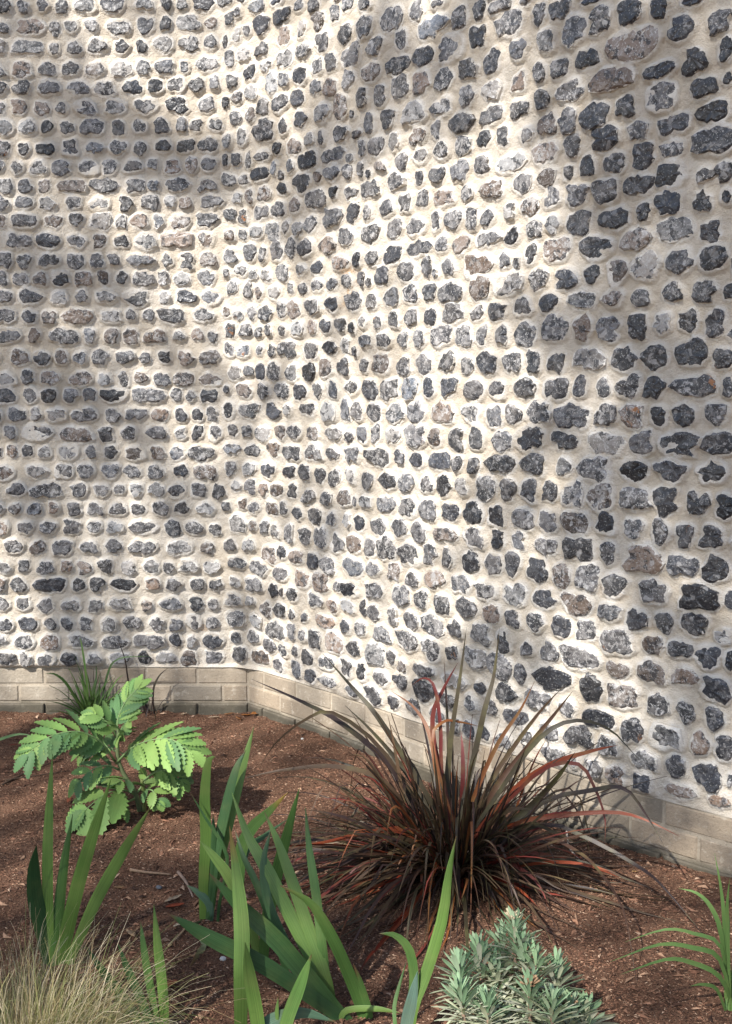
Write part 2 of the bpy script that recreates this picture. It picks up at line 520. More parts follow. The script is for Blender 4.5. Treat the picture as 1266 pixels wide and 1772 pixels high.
S_MID = """75,100,65,65p 15,105,28,60 157,108,50,65 228,100,55,70 303,95,62,75 372,105,50,60w 440,97,65,75d 522,92,65,80 593,93,58,80d 670,92,65,80d 778,82,108,85w 900,82,85,85 1005,78,88,90d 1135,62,115,100d 1240,80,75,80d
42,187,55,65d 110,190,62,75 182,182,50,75b 245,178,38,65d 310,176,66,70d 398,187,68,70 478,187,60,70d 568,180,80,68d 667,183,78,75d 750,178,52,80d 830,180,45,75b 915,178,85,85 1000,180,70,80d 1143,175,165,75 1255,178,35,70d
55,265,58,60 130,267,68,75b 203,262,60,80 297,265,98,78p 388,268,65,65w 465,275,55,75 528,272,55,80 612,265,90,80 725,277,120,85d 838,273,72,80 925,278,85,90p 1015,275,45,75d 1105,272,95,80d 1212,268,85,80
12,345,40,60 60,340,30,70 120,345,65,60w 203,345,78,75 270,350,48,65p 342,357,60,80 407,355,50,80 490,362,78,75 582,355,98,80d 697,362,100,60d 832,367,130,85w 962,368,92,78 1087,375,145,80d 1215,370,105,90d
70,418,92,60 145,415,32,55 208,428,45,50d 283,430,78,60d 342,438,40,55 398,445,36,60d 488,438,98,68d 598,440,108,68 700,452,60,65w 805,457,115,85 938,463,100,75d 1060,465,115,72d 1195,470,125,85d
25,493,48,70 98,498,65,60d 167,505,55,65 238,510,45,65 300,515,52,75d 363,517,40,65w 437,520,65,95 513,530,55,85 585,533,60,85d 650,538,50,80d 732,545,70,100 825,555,88,95p 943,557,110,95 1043,567,100,105d 1150,577,80,85d 1245,585,60,90d
20,570,40,50w 97,577,70,55 172,590,62,65 243,597,55,70 322,605,58,60d 400,605,62,75d 473,617,50,70d 567,628,75,65 647,635,62,75 740,640,90,75p 845,645,78,80d 940,662,65,75b 1030,675,50,95 1110,685,60,80d 1202,690,88,88d
65,657,55,62 142,658,62,60 215,675,55,75 305,680,90,48p 403,690,68,70 482,697,42,62d 552,700,42,65 645,722,85,68 753,730,100,80d 853,743,55,80 967,770,145,105p 1100,790,105,70d 1212,800,90,95d
37,725,45,60 97,725,68,80 177,750,75,70 252,748,48,75 312,760,32,80 388,775,58,80d 465,780,60,75 532,783,50,85 612,800,70,90d 697,818,62,80p 787,828,85,100 877,853,80,100 1008,873,95,85 1158,893,135,90d
45,798,50,45 120,808,45,60p 187,835,45,50 265,833,72,60p 357,848,72,65b 440,870,90,58w 542,883,85,75w 638,898,85,75d 750,918,112,75p 862,945,80,70 952,972,80,75d 1043,980,60,75 1145,990,90,75d
45,872,75,52 145,887,65,70 217,903,48,62 292,920,52,65 375,930,65,70 462,948,65,65p 533,965,48,65d 612,978,68,65 700,997,60,80d 783,1005,65,70 885,1045,105,90 1005,1055,75,70p 1097,1070,80,60d 1185,1100,90,80d 1240,1030,60,50w
10,935,25,60d 50,950,48,55 117,962,35,62 180,975,50,58 252,990,80,70 330,1000,50,60d 425,1020,70,80w 503,1045,50,80d 578,1070,38,45d 655,1080,68,75 760,1100,135,80 888,1140,75,55p 1000,1150,95,75p 1110,1165,100,60p
75,1022,65,50 162,1043,75,65 245,1072,75,75 318,1085,40,65d 400,1103,80,70w 485,1130,90,90 555,1155,38,70d"""
S_LOW = """440,225,210,110d 625,265,110,130d 765,308,135,110p 930,352,105,115 1055,385,85,115 1190,410,100,120d 1195,275,150,120d 218,293,105,110d 370,325,135,85 110,235,80,85 510,368,75,95 655,410,160,80d 812,467,100,120d 970,497,170,125w 1123,533,85,120p 1235,548,90,130d 45,345,80,85w 143,362,62,80 260,405,135,70d 430,478,90,80 570,490,135,100 705,540,100,100 870,608,130,105w 1010,637,105,105 1160,685,135,135d 315,500,70,60 450,580,110,65 630,645,90,75 748,678,88,110 925,747,170,105 1100,782,130,115p 1250,835,55,95d 1262,705,25,60"""
S_COR = """95,30,55,60 20,35,45,50 35,105,70,70 125,120,75,60p 170,70,60,65 235,88,45,60 290,90,20,45 210,155,65,60 292,173,45,80 340,118,58,65d 378,42,60,85 460,55,75,85p 357,200,55,65d 425,140,75,55 440,225,90,45 512,165,60,75 543,80,65,65d 580,182,45,85d 640,105,75,105w 660,212,65,70 707,120,42,80 625,285,80,80 540,262,70,45 718,315,50,60d 747,225,60,75d 850,265,95,95d 800,335,65,65 905,375,90,60"""
S_A = """300,75,150,120b 465,25,110,50d 660,50,80,100 790,55,95,120 1000,15,60,30p 1180,60,180,120 135,125,60,80 60,180,95,110 345,230,130,170d 510,150,140,140d 690,270,70,150w 840,200,110,190p 990,140,80,170 1070,310,135,180 1215,250,110,190d 215,280,60,110 125,330,90,130w 535,330,150,160p 880,385,125,170 20,390,45,130 345,445,105,120 715,465,120,150 560,530,140,160w 185,490,115,140w 60,530,75,150 965,550,95,150 1135,490,170,180 395,600,100,100w 835,600,100,140 245,650,105,160d 1105,700,100,180 690,670,130,140d 550,710,95,130 440,750,110,200w 85,730,95,130 825,775,100,130b 955,780,110,160p 1245,670,90,140 255,820,100,140w 130,870,100,100p 1215,870,110,190d 665,870,100,140d 510,920,150,150 365,950,105,170 25,910,60,100d 880,1000,140,170w 1045,945,120,220p 250,1010,80,150p 115,1050,110,130 540,1110,80,160 685,1060,130,150d 365,1150,180,180 170,1210,80,150w 35,1240,80,140w 770,1230,90,120w 865,1215,45,140 1035,1180,170,140d 1145,1105,90,100w 1165,1320,170,150 620,1290,150,130p 485,1310,75,110d 960,1365,210,120 750,1410,150,150d 345,1375,145,85 120,1410,85,120 20,1410,45,110d 225,1400,60,170w 600,1460,65,120b 450,1480,50,130b"""
S_B = """330,115,150,120d 185,165,100,80w 50,170,120,130 690,190,160,170d 840,135,65,100p 960,110,150,110 1105,100,75,130 1225,80,70,120 515,235,95,110d 225,310,65,150p 355,285,135,130p 115,325,100,90w 980,275,70,110d 1125,270,130,110 1245,240,60,120 830,335,190,170 635,390,110,150p 480,420,115,140 330,450,145,120 165,485,70,130 60,470,115,110 965,495,170,180 1140,445,110,170d 1255,450,50,120 770,550,110,160 660,590,95,130w 555,580,60,140w 435,620,120,170w 290,620,110,110w 170,640,80,100 55,650,110,90p 925,735,150,170p 1080,660,130,190 1235,650,90,150p 740,755,135,150d 595,760,90,190 475,780,105,180 345,820,60,160 235,800,105,160 55,830,125,160 1030,890,160,110p 1175,860,80,140d 830,930,110,110d 685,950,95,90w 515,975,115,140 375,1000,85,110w 260,990,75,110w 145,960,120,80 20,980,50,80 1085,1045,75,130 1200,1035,80,120d 955,1070,90,130 825,1085,110,100 700,1115,75,110 590,1115,55,100 450,1150,130,110w 305,1150,50,140p 215,1125,95,160 70,1110,120,120w 1140,1220,150,170 965,1245,145,130d 785,1275,140,140 625,1300,110,160p 510,1295,100,140 365,1330,110,150 240,1330,85,150 20,1320,60,110p 1190,1410,150,100d 1040,1430,95,140 895,1440,100,120d 775,1450,80,120p 650,1460,130,120w"""
S_C = """180,60,110,110 305,80,70,90 390,60,60,100 515,65,65,90 50,65,100,130 45,230,90,140 175,250,105,110b 310,235,55,90 415,240,65,120 560,230,170,150 760,240,125,140 930,210,150,110d 1070,190,95,130w 1230,170,100,150 85,430,130,130w 215,415,85,100 315,420,70,140d 430,415,105,170 590,430,105,160w 745,430,105,160d 890,390,115,160p 1055,380,110,160d 1215,400,110,140 20,580,50,80d 180,590,130,120p 340,590,120,140 510,590,120,140 665,600,125,130d 820,580,95,160 950,580,110,160d 1120,560,130,120 35,760,80,160d 230,760,240,130b 425,765,130,140d 560,760,75,110w 730,745,170,100 915,770,130,170w 1060,760,80,190 1175,770,115,160 80,930,80,130d 200,940,90,120 340,960,130,140w 500,950,95,130p 625,950,120,120 775,955,100,120p 965,970,160,120w 1170,970,160,140 70,1095,160,90b 250,1110,140,110d 440,1100,115,120p 595,1130,130,130 780,1130,170,140 955,1140,100,100 1130,1150,160,160 55,1270,110,130 220,1275,130,120w 390,1280,150,130d 570,1300,95,110d 710,1305,95,140 840,1325,90,160d 965,1350,100,160 1105,1340,80,140w 1230,1360,90,140 115,1420,105,90w 235,1430,100,130 350,1450,75,110p 465,1460,115,120p 595,1465,75,130d"""
S_D = """730,100,120,130 895,110,110,120 1050,110,110,140p 1215,140,130,110p 25,180,70,80 170,160,85,90p 265,190,120,110 420,205,110,110p 525,205,70,120 645,240,105,100d 795,270,125,140d 930,300,100,130 1070,310,60,140w 1180,330,110,130d 125,330,150,150w 265,350,65,100p 365,360,80,150 455,400,65,130w 565,420,75,180 700,435,120,160 840,450,120,190b 985,510,120,170 1140,510,130,150p 1255,550,50,130 60,520,130,110 230,520,120,120w 405,600,120,150p 510,590,75,130d 635,630,120,120p 770,660,90,150d 905,700,130,150 1120,720,190,160b 120,670,190,100 315,720,150,130 500,770,130,120 685,820,140,140p 845,850,130,180p 95,840,100,100w 270,870,170,130 435,920,95,130d 600,955,100,120d 790,1000,150,110 960,1055,100,120p 1100,905,150,120d 990,890,70,90 75,1000,140,110w 230,1005,80,90w 370,1080,100,140p 490,1090,115,120d 605,1130,55,100 705,1150,65,90 1160,1070,180,140d 880,1190,160,100p 1065,1240,100,140b 1200,1260,100,130 95,1165,160,140 275,1190,140,120w 455,1260,160,160 590,1270,70,190 690,1310,80,130 810,1350,115,170 965,1380,150,170p 1135,1430,120,120 75,1330,130,80d 240,1330,105,120 390,1400,110,120 520,1440,90,110 625,1450,35,90"""
READ = read(S_TOP, 626, 0, 1.978) + read(S_MID, 626, 580, 1.978) + read(S_LOW, 800, 1090, 2.717) + read(S_COR, 400, 1090, 2.532) + read(S_A, 390, 0, 5.064) + read(S_B, 390, 280, 5.064) + read(S_C, 390, 560, 5.064) + read(S_D, 390, 840, 5.064)
stones = []                     # u, z, half width, half height, tone, size in the picture
GRID = {}
def clash(u, z, hw, hh, gap):
    for i in range(int((u - 0.3) / 0.2), int((u + 0.3) / 0.2) + 1):
        for j in range(int((z - 0.3) / 0.2), int((z + 0.3) / 0.2) + 1):
            for (a, b, c, d) in GRID.get((i, j), ()):
                if abs(u - a) < hw + c + gap and abs(z - b) < hh + d + gap * 0.5:
                    return True
    return False
def seat(u, z, hw, hh, tone, size):
    GRID.setdefault((int(u / 0.2), int(z / 0.2)), []).append((u, z, hw, hh))
    stones.append((u, z, hw, hh, tone, size))
for (px, py, w, h, tone) in READ:
    u0, _ = wall_hit(px - w / 2, py)
    u1, _ = wall_hit(px + w / 2, py)
    uc, z = wall_hit(px, py)
    _, zt = wall_hit(px, py - h / 2)
    _, zb = wall_hit(px, py + h / 2)
    hw, hh = (u1 - u0) / 2 * 1.07, (zt - zb) / 2 * 1.05
    if hw <= 0 or hw > 0.16 or z - hh < Z_PL + 0.004:
        continue
    if clash(uc, z, hw * 0.60, hh * 0.60, 0.0):
        continue
    seat(uc, z, hw, hh, tone, w * h)
ROWS_PX = [1138, 1108, 1078, 1045, 1010, 980, 945, 912, 880, 848, 815, 783, 750, 718, 685, 655, 620, 582, 548, 515, 483, 452, 418, 385, 353, 323, 290, 257, 222, 187, 153, 120, 82, 48, 12]
ROWS = [wall_hit(100, y)[1] for y in ROWS_PX]
while ROWS[-1] < Z_TOP - 0.1:
    ROWS.append(ROWS[-1] + 0.084)
U_LO, U_HI = 0.75, ARC[-1] - 0.05
HANDSET = list(stones)
for ri, zr in enumerate(ROWS):
    block = sorted((a - c, a + c) for (a, b, c, d, _, _) in HANDSET if abs(b - zr) < d + 0.020)
    free, x0 = [], U_LO + rng.uniform(0, 0.06)
    for (l, h) in block + [(U_HI, U_HI)]:
        if l - x0 > 0.045:
            free.append((x0, l))
        x0 = max(x0, h)
    for (l, h) in free:
        span = h - l - 0.018
        ws, tot = [], 0.0
        while tot < span:
            k = rng.random()
            w = rng.uniform(0.048, 0.068) if k < 0.30 else rng.uniform(0.068, 0.100) if k < 0.82 else rng.uniform(0.10, 0.148)
            g = rng.uniform(0.012, 0.028)
            ws.append((w, g))
            tot += w + g
        if len(ws) > 1 and tot - span > ws[-1][0] * 0.5:
            tot -= sum(ws.pop())
        fac = span / tot
        u = l + 0.009
        for (w, g) in ws:
            hw = w * fac / 2
            hh = 0.5 * min(rng.uniform(0.052, 0.072), max(0.04, hw * 2 * 1.3))
            up = min([b - d - zr for (a, b, c, d, _, _) in HANDSET if b > zr and abs(a - u - hw) < c + hw] + [1])
            dn = min([zr - b - d for (a, b, c, d, _, _) in HANDSET if b <= zr and abs(a - u - hw) < c + hw] + [1])
            hh = min(hh, up - 0.004, dn - 0.004)
            if hh > 0.012:
                tone = rng.choices(['', 'd', 'p', 'w', 'b'], [44, 22, 16, 14, 4])[0]
                p, _ = wall_frame(u + hw)
                size = (2 * hw * 2 * hh) * (F_PX / p.y) ** 2 * (0.66 if p.x > -0.4 else 1.0)
                vis = abs(p.x / p.y) * F_PX < 640 and zr < EYE.z + (690 / F_PX) * p.y
                seat(u + hw, zr + (rng.uniform(-0.005, 0.005) if up > 0.06 and dn > 0.06 else 0), hw, hh, tone, size if vis else 0)
            u += (w + g) * fac

STEP = 0.005
us = np.arange(U_LO, U_HI, STEP)
zs = np.arange(Z_PL, Z_TOP, STEP)
def vnoise(fu, fz, seed):
    """cheap smooth noise on the grid"""
    r2 = np.random.default_rng(seed)
    a, b = int((us[-1] - us[0]) * fu) + 3, int((zs[-1] - zs[0]) * fz) + 3
    g = r2.uniform(-1, 1, (b, a))
    x, y = (us - us[0]) * fu, (zs - zs[0]) * fz
    xi, yi = x.astype(int), y.astype(int)
    xf, yf = x - xi, y - yi
    xf, yf = xf * xf * (3 - 2 * xf), yf * yf * (3 - 2 * yf)
    g00, g10 = g[np.ix_(yi, xi)], g[np.ix_(yi, xi + 1)]
    g01, g11 = g[np.ix_(yi + 1, xi)], g[np.ix_(yi + 1, xi + 1)]
    return (g00 * (1 - xf) + g10 * xf) * (1 - yf)[:, None] + (g01 * (1 - xf) + g11 * xf) * yf[:, None]
UND = 0.017 * vnoise(1.5, 1.7, 4) + 0.004 * vnoise(5, 6, 9)
def und(u, z):
    return float(UND[min(len(zs) - 1, max(0, int((z - zs[0]) / STEP))), min(len(us) - 1, max(0, int((u - us[0]) / STEP)))])
TONES = {'': (0.074, 0.074, 0.079), 'd': (0.032, 0.034, 0.041), 'p': (0.150, 0.112, 0.088), 'w': (0.22, 0.215, 0.21), 'b': (0.098, 0.108, 0.125)}
CORTEX = {'': 0.0, 'd': -0.10, 'p': 0.0, 'w': 0.24, 'b': 0.14}
def outline(hw, hh, n, r):
    """an irregular knapped outline, radius for each of n angles (anticlockwise from +u)"""
    ex = r.choice((2.0, 2.4, 3.0, 4.0))
    k2, k3, k5 = r.uniform(0, 0.10), r.uniform(0.0, 0.12), r.uniform(0.0, 0.07)
    p2, p3, p5 = (r.uniform(0, 6.28) for _ in range(3))
    rad = []
    walk = 0.0
    for i in range(n):
        g = 2 * math.pi * i / n
        c, s = abs(math.cos(g)) / hw, abs(math.sin(g)) / hh
        b = (c ** ex + s ** ex) ** (-1 / ex)
        walk = walk * 0.45 + r.uniform(-0.125, 0.115)
        b *= 1 - 0.03 + k2 * math.cos(2 * g + p2) + k3 * math.cos(3 * g + p3) + k5 * math.cos(5 * g + p5) + walk
        rad.append(b)
    for _ in range(r.choice((0, 1, 1, 2, 2))):          # broken-out notches
        i = r.randrange(n)
        k = r.uniform(0.60, 0.85)
        rad[i] *= k
        rad[(i + 1) % n] *= 0.5 + k / 2
    if r.random() < 0.4:                                # a horn
        rad[r.randrange(n)] *= r.uniform(1.1, 1.25)
    m = max(1.0, max(abs(q * math.cos(2 * math.pi * i / n)) for i, q in enumerate(rad)) / (hw * 1.06), max(abs(q * math.sin(2 * math.pi * i / n)) for i, q in enumerate(rad)) / (hh * 1.06))
    rad = [q / m for q in rad]
    return rad
def flint_shape(st, r):
    u, z, hw, hh, tone, size = st
    n = 20 if size > 1300 else 16 if size > 700 else 14
    rad = outline(hw, hh, n, r)
    proud = r.uniform(0.012, 0.020)
    v, rim = [], []
    tilt_u, tilt_z = r.uniform(-0.10, 0.10), r.uniform(-0.08, 0.10)
    def H(a, b, h):
        return h + a * tilt_u + b * tilt_z
    for lvl, (k, h, m) in enumerate(((1.03, -0.016, 1.25), (1.0, proud * 0.72, 0.90), (0.86, proud, 0.32))):
        for i in range(n):
            g = 2 * math.pi * i / n
            rr = rad[i] * k * (1 if lvl < 2 else r.uniform(0.86, 1.06))
            a, b = rr * math.cos(g), rr * math.sin(g)
            hj = 0 if lvl == 0 else r.uniform(-0.0015, 0.0025)
            v.append((a, b, max(H(a, b, h), 0.008) + hj if lvl else h))
            rim.append(m)
    a, b = r.uniform(-0.25, 0.25) * hw, r.uniform(-0.2, 0.2) * hh
    v.append((a, b, H(a, b, proud + r.uniform(-0.001, 0.004))))
    rim.append(0.05)
    f = []
    for L in range(2):
        for i in range(n):
            j = (i + 1) % n
            f.append((L * n + i, L * n + j, (L + 1) * n + j, (L + 1) * n + i))
    for i in range(n):
        f.append((2 * n + i, 2 * n + (i + 1) % n, 3 * n))
    base = TONES[tone]
    k = r.choice((r.uniform(0.45, 0.9), r.uniform(0.9, 1.7)))
    warm = r.uniform(-0.05, 0.06)
    col = (base[0] * k * (1 + warm), base[1] * k, base[2] * k * (1 - warm))
    return rad, v, f, rim, col, CORTEX[tone] + r.uniform(-0.12, 0.18)

wall = thing('flint_wall', 'curving cream mortar wall studded with rows of grey knapped flints on a brick base', 'wall', (CORNER.x, CORNER.y, 0))
WO = wall.location.copy()
order = sorted(range(len(stones)), key=lambda i: -stones[i][5])
single = set(order[:300])
rest = Bag()
rads = []
for i, st in enumerate(stones):
    r = random.Random(1000 + i)
    rad, v, f, rim, col, cort = flint_shape(st, r)
    rads.append(rad)
    p, t = wall_frame(st[0], st[1])
    nrm = Vector((t.y, -t.x))
    p = p + nrm * und(st[0], st[1])
    mw = Matrix(((t.x, 0, nrm.x, p.x - WO.x), (t.y, 0, nrm.y, p.y - WO.y), (0, 1, 0, st[1]), (0, 0, 0, 1)))
    mot = {'': r.uniform(0.25, 1.0), 'd': r.uniform(0.0, 0.45), 'p': r.uniform(0.3, 1.0), 'w': r.uniform(0.5, 1.0), 'b': r.uniform(0.3, 1.0)}[st[4]]
    at = dict(rim=rim, col=[(*col, mot)] * len(v), cort=[cort] * len(v))
    if i in single:
        add('flint', new_mesh('flint', v, f, M['flint'], False, at), wall, mw)
    else:
        rest.put([mw @ Vector(q) for q in v], f, **at)
o = add('small_flints', rest.mesh('small_flints', M['flint']), wall)
o['kind'] = 'stuff'

# ------------------------------------------------------------------ mortar bed: lips of mortar stand up round every flint
Hm = np.zeros((len(zs), len(us)))
Cm = np.zeros_like(Hm)
for k, (u, z, hw, hh, tone, size) in enumerate(stones):
    m = 0.045
    i0, i1 = np.searchsorted(us, (u - hw - m, u + hw + m))
    j0, j1 = np.searchsorted(zs, (z - hh - m, z + hh + m))
    if i1 <= i0 or j1 <= j0:
        continue
    A, B = np.meshgrid(us[i0:i1] - u, zs[j0:j1] - z)
    g = np.arctan2(B, A) % (2 * math.pi)
    rad = np.array(rads[k] + rads[k][:1])
    rr = np.interp(g, np.linspace(0, 2 * math.pi, len(rad)), rad)
    d = np.hypot(A, B)
    e = (d - rr) * np.clip(rr / np.maximum(hw, hh), 0.55, 1)
    rk = random.Random(k)
    lip, wid = rk.uniform(0.005, 0.012), rk.uniform(0.003, 0.008)
    t = np.clip(1 - (e - 0.004) / wid, 0, 1)
    bump = lip * t * t * (3 - 2 * t)
    Hm[j0:j1, i0:i1] = np.maximum(Hm[j0:j1, i0:i1], bump)
    Cm[j0:j1, i0:i1] = np.maximum(Cm[j0:j1, i0:i1], t)
Hm += 0.0026 * vnoise(9, 18, 1) + 0.0022 * vnoise(24, 44, 2) + 0.0014 * vnoise(75, 85, 3) + UND
foot = np.clip((zs - Z_PL) / 0.012, 0, 1)[:, None]
Hm = Hm * foot + (1 - foot) * 0.003 + 0.004 * vnoise(14, 1, 5) * np.exp(-((zs - Z_PL) / 0.03) ** 2)[:, None]
SZ = soft(zs)[:, None]
def sheet(A, B, c):
    return np.interp(us, ARC, A[:, c])[None, :] * (1 - SZ) + np.interp(us, ARC, B[:, c])[None, :] * SZ
VX = sheet(LINE, LINE2, 0) + sheet(NRM, NRM2, 0) * Hm - WO.x
VY = sheet(LINE, LINE2, 1) + sheet(NRM, NRM2, 1) * Hm - WO.y
VZ = np.repeat(zs[:, None], len(us), 1)
idx = np.arange(len(zs) * len(us)).reshape(len(zs), len(us))
mf = np.stack([idx[:-1, :-1], idx[:-1, 1:], idx[1:, 1:], idx[1:, :-1]], -1).reshape(-1, 4)
mv = np.stack([VX, VY, VZ], -1).reshape(-1, 3)
add('mortar', new_mesh('mortar', mv, mf, M['mortar'], True, {'collar': Cm.ravel()}), wall)
# the body of the wall behind its face
def slab(name, line, z0, z1, front, back, mat):
    b = Bag()
    n = len(line)
    T = np.gradient(line, axis=0)
    T /= np.linalg.norm(T, axis=1)[:, None]
    N = np.stack([T[:, 1], -T[:, 0]], 1)
    v = []
    for p, q in zip(line, N):
        for d in (front, back):
            for z in (z0, z1):
                v.append((p[0] + q[0] * d - WO.x, p[1] + q[1] * d - WO.y, z))
    f = []
    for i in range(n - 1):
        a, c = i * 4, i * 4 + 4
        f += [(a, c, c + 1, a + 1), (a + 3, c + 3, c + 2, a + 2), (a + 1, c + 1, c + 3, a + 3), (a + 2, c + 2, c, a)]
    f += [(0, 1, 3, 2), ((n - 1) * 4 + 2, (n - 1) * 4 + 3, (n - 1) * 4 + 1, (n - 1) * 4)]
    return add(name, new_mesh(name, v, f, mat, False, {'collar': [0.0] * len(v), 'col': [(0.47, 0.405, 0.315, 1)] * len(v)}), wall)
slab('core', LINE[::6], Z_PL + 0.001, Z_TOP + 0.05, -0.06, -0.32, M['mortar'])

# ------------------------------------------------------------------ brick plinth
pl = slab('plinth', np.array([tuple(p) for p in resample(PLAN, 0.06)]), -0.15, Z_PL - 0.001, -0.0025, -0.30, M['brick'])
def plinth_path():
    P = [Vector(p) for p in PLAN]
    return P
PP = plinth_path()
PL_LEN = [0.0]
for a, b in zip(PP, PP[1:]):
    PL_LEN.append(PL_LEN[-1] + (b - a).length)
def pl_at(s):
    for k in range(len(PP) - 1):
        if s <= PL_LEN[k + 1] or k == len(PP) - 2:
            t = (s - PL_LEN[k]) / (PL_LEN[k + 1] - PL_LEN[k])
            return PP[k].lerp(PP[k + 1], t)
S_CORNER = PL_LEN[1]
def brick_mesh(L, H, D, r):
    c = 0.004
    x, y = L / 2, H / 2
    v = []
    for (sx, sy) in ((-1, -1), (1, -1), (1, 1), (-1, 1)):
        v.append((sx * x, sy * y, -D))
    for (sx, sy) in ((-1, -1), (1, -1), (1, 1), (-1, 1)):
        v.append((sx * (x + r.uniform(-0.001, 0.001)), sy * (y + r.uniform(-.001, .001)), -c))
    for (sx, sy) in ((-1, -1), (1, -1), (1, 1), (-1, 1)):
        v.append((sx * (x - c * r.uniform(0.7, 1.6)), sy * (y - c * r.uniform(0.7, 1.4)), r.uniform(-0.0008, 0.001)))
    f = [(8, 9, 10, 11)]
    for L_ in (0, 4):
        for i in range(4):
            j = (i + 1) % 4
            f.append((L_ + i, L_ + j, L_ + 4 + j, L_ + 4 + i))
    return v, f
COURSES = [(0.114, 0.193, 0.0), (0.034, 0.114, 0.5), (-0.046, 0.034, 0.0), (-0.126, -0.046, 0.5)]
for ci, (z0, z1, off) in enumerate(COURSES):
    for side in (0, 1):
        s = S_CORNER
        k = 0
        while True:
            L = 0.215
            if k == 0 and (off if side == 0 else 0.5 - off):
                L = 0.1025
            s2 = s + (L + 0.010) * (1 if side else -1)
            if (side and s2 > PL_LEN[-1] - 0.02) or (not side and s2 < 0.9):
                break
            r = random.Random(ci * 1000 + side * 300 + k)
            a, b = pl_at(min(s, s2) + 0.005), pl_at(max(s, s2) - 0.005)
            mid, t = (a + b) / 2, (b - a).normalized()
            nn = Vector((t.y, -t.x))
            v, f = brick_mesh((b - a).length, z1 - z0 - 0.011, 0.09, r)
            tone = r.choice((r.uniform(0.68, 0.9), r.uniform(0.85, 1.08))) * (0.62 if ci >= 2 else 1.0)
            w = r.uniform(-0.04, 0.05)
            c = (0.41 * tone * (1 + w), 0.345 * tone, 0.265 * tone * (1 - w))
            d = r.uniform(0.0008, 0.0028) + (0.010 if ci >= 2 else 0.0)
            mw = Matrix(((t.x, 0, nn.x, mid.x + nn.x * d - WO.x), (t.y, 0, nn.y, mid.y + nn.y * d - WO.y), (0, 1, 0, (z0 + z1) / 2), (0, 0, 0, 1)))
            o = add('brick', new_mesh('brick', v, f, M['brick'], False, {'col': [(*c, 1)] * len(v)}), pl, mw)
            s = s2
            k += 1
            if s > PL_LEN[-1] or s < 0.3:
                break

# ------------------------------------------------------------------ bark chips on the soil
def in_bed(x, y, margin=0.012):
    if x < CORNER.x:
        return y < 4.75 - margin
    yy = np.interp(x, [p.x for p in PP], [p.y for p in PP])
    return y < yy - margin * 1.5
def chips(count, seed, lo, hi, name):
    r = random.Random(seed)
    V, Fc, C = [], [], []
    tet = ((0, 1, 2), (0, 2, 3), (0, 3, 1), (1, 3, 2))
    pal = [(0.120, 0.062, 0.038), (0.175, 0.094, 0.058), (0.080, 0.042, 0.027), (0.22, 0.125, 0.078), (0.30, 0.195, 0.125), (0.040, 0.023, 0.016), (0.40, 0.29, 0.20)]
    wts = [24, 26, 16, 18, 12, 12, 5]
    n = 0
    while n < count:
        y = 1.95 + 2.85 * (r.random() ** 1.15)
        x = r.uniform(-0.36, 0.36) * y + r.uniform(-0.15, 0.15)
        if not in_bed(x, y):
            continue
        L = r.uniform(lo, hi)
        w, h = L * r.uniform(0.22, 0.5), L * r.uniform(0.12, 0.25)
        g, tl = r.uniform(0, 6.28), r.uniform(-0.5, 0.5)
        cg, sg = math.cos(g), math.sin(g)
        z = gz(x, y) + 0.002 + 0.009 * mnoise.noise(Vector((x * 17, y * 17, 1.7)))
        for (a, b, c) in ((-L / 2, -w / 2, 0), (L / 2, -w * 0.2, L / 2 * tl), (-L * 0.1, w / 2, h * 0.3), (r.uniform(-.2, .2) * L, 0, h)):
            V.append((x + a * cg - b * sg, y + a * sg + b * cg, z + c))
        o = n * 4
        Fc += [(o + a, o + b, o + c) for a, b, c in tet]
        cc = r.choices(pal, wts)[0]
        cc = (cc[0] * 1.04, cc[1] * 0.98, cc[2] * 0.98)
        k = r.uniform(0.8, 1.4)
        C += [(cc[0] * k, cc[1] * k, cc[2] * k, 1)] * 4
        n += 1
    V = np.array(V)
    return add(name, new_mesh(name, V, np.array(Fc), M['chips'], False, {'col': C}))
mulch = chips(120000, 5, 0.003, 0.011, 'bark_mulch')
mulch['kind'] = 'stuff'
tag(mulch, 'fine reddish brown bark chips covering the planting bed', 'mulch')
coarse = chips(2400, 6, 0.013, 0.036, 'coarse_bark')
coarse['kind'] = 'stuff'
tag(coarse, 'coarser splinters of bark and woody scraps lying on the bed', 'mulch')

# ------------------------------------------------------------------ bronze flax
def gnd(px, py):
    p = on_ground(px, py)
    return on_ground(px, py, gz(p.x, p.y))
FB = gnd(788, 1508)
flax = thing('bronze_flax', 'large arching clump of dark bronze and red strap leaves against the wall', 'plant', FB)
BR = [(0.090, 0.044, 0.032), (0.125, 0.066, 0.044), (0.060, 0.036, 0.032), (0.150, 0.092, 0.055), (0.110, 0.070, 0.042)]
RD = [(0.30, 0.045, 0.022), (0.34, 0.070, 0.026), (0.22, 0.035, 0.030), (0.34, 0.12, 0.040), (0.26, 0.060, 0.045)]
OL = [(0.085, 0.064, 0.032), (0.070, 0.056, 0.032)]
FLAX_PROF = lambda t: min(1.0, 0.5 + 1.8 * t) * max(0.0, 1 - max(0, (t - 0.35) / 0.65) ** 1.8)
def wall_y(x):
    return 4.75 if x < CORNER.x else float(np.interp(x, [p.x for p in PP], [p.y for p in PP]))
def behind_wall(p, m=0.03):
    return p.y > wall_y(p.x) - m
def ink(c, k=1.0):
    return tuple(v * k for v in c)
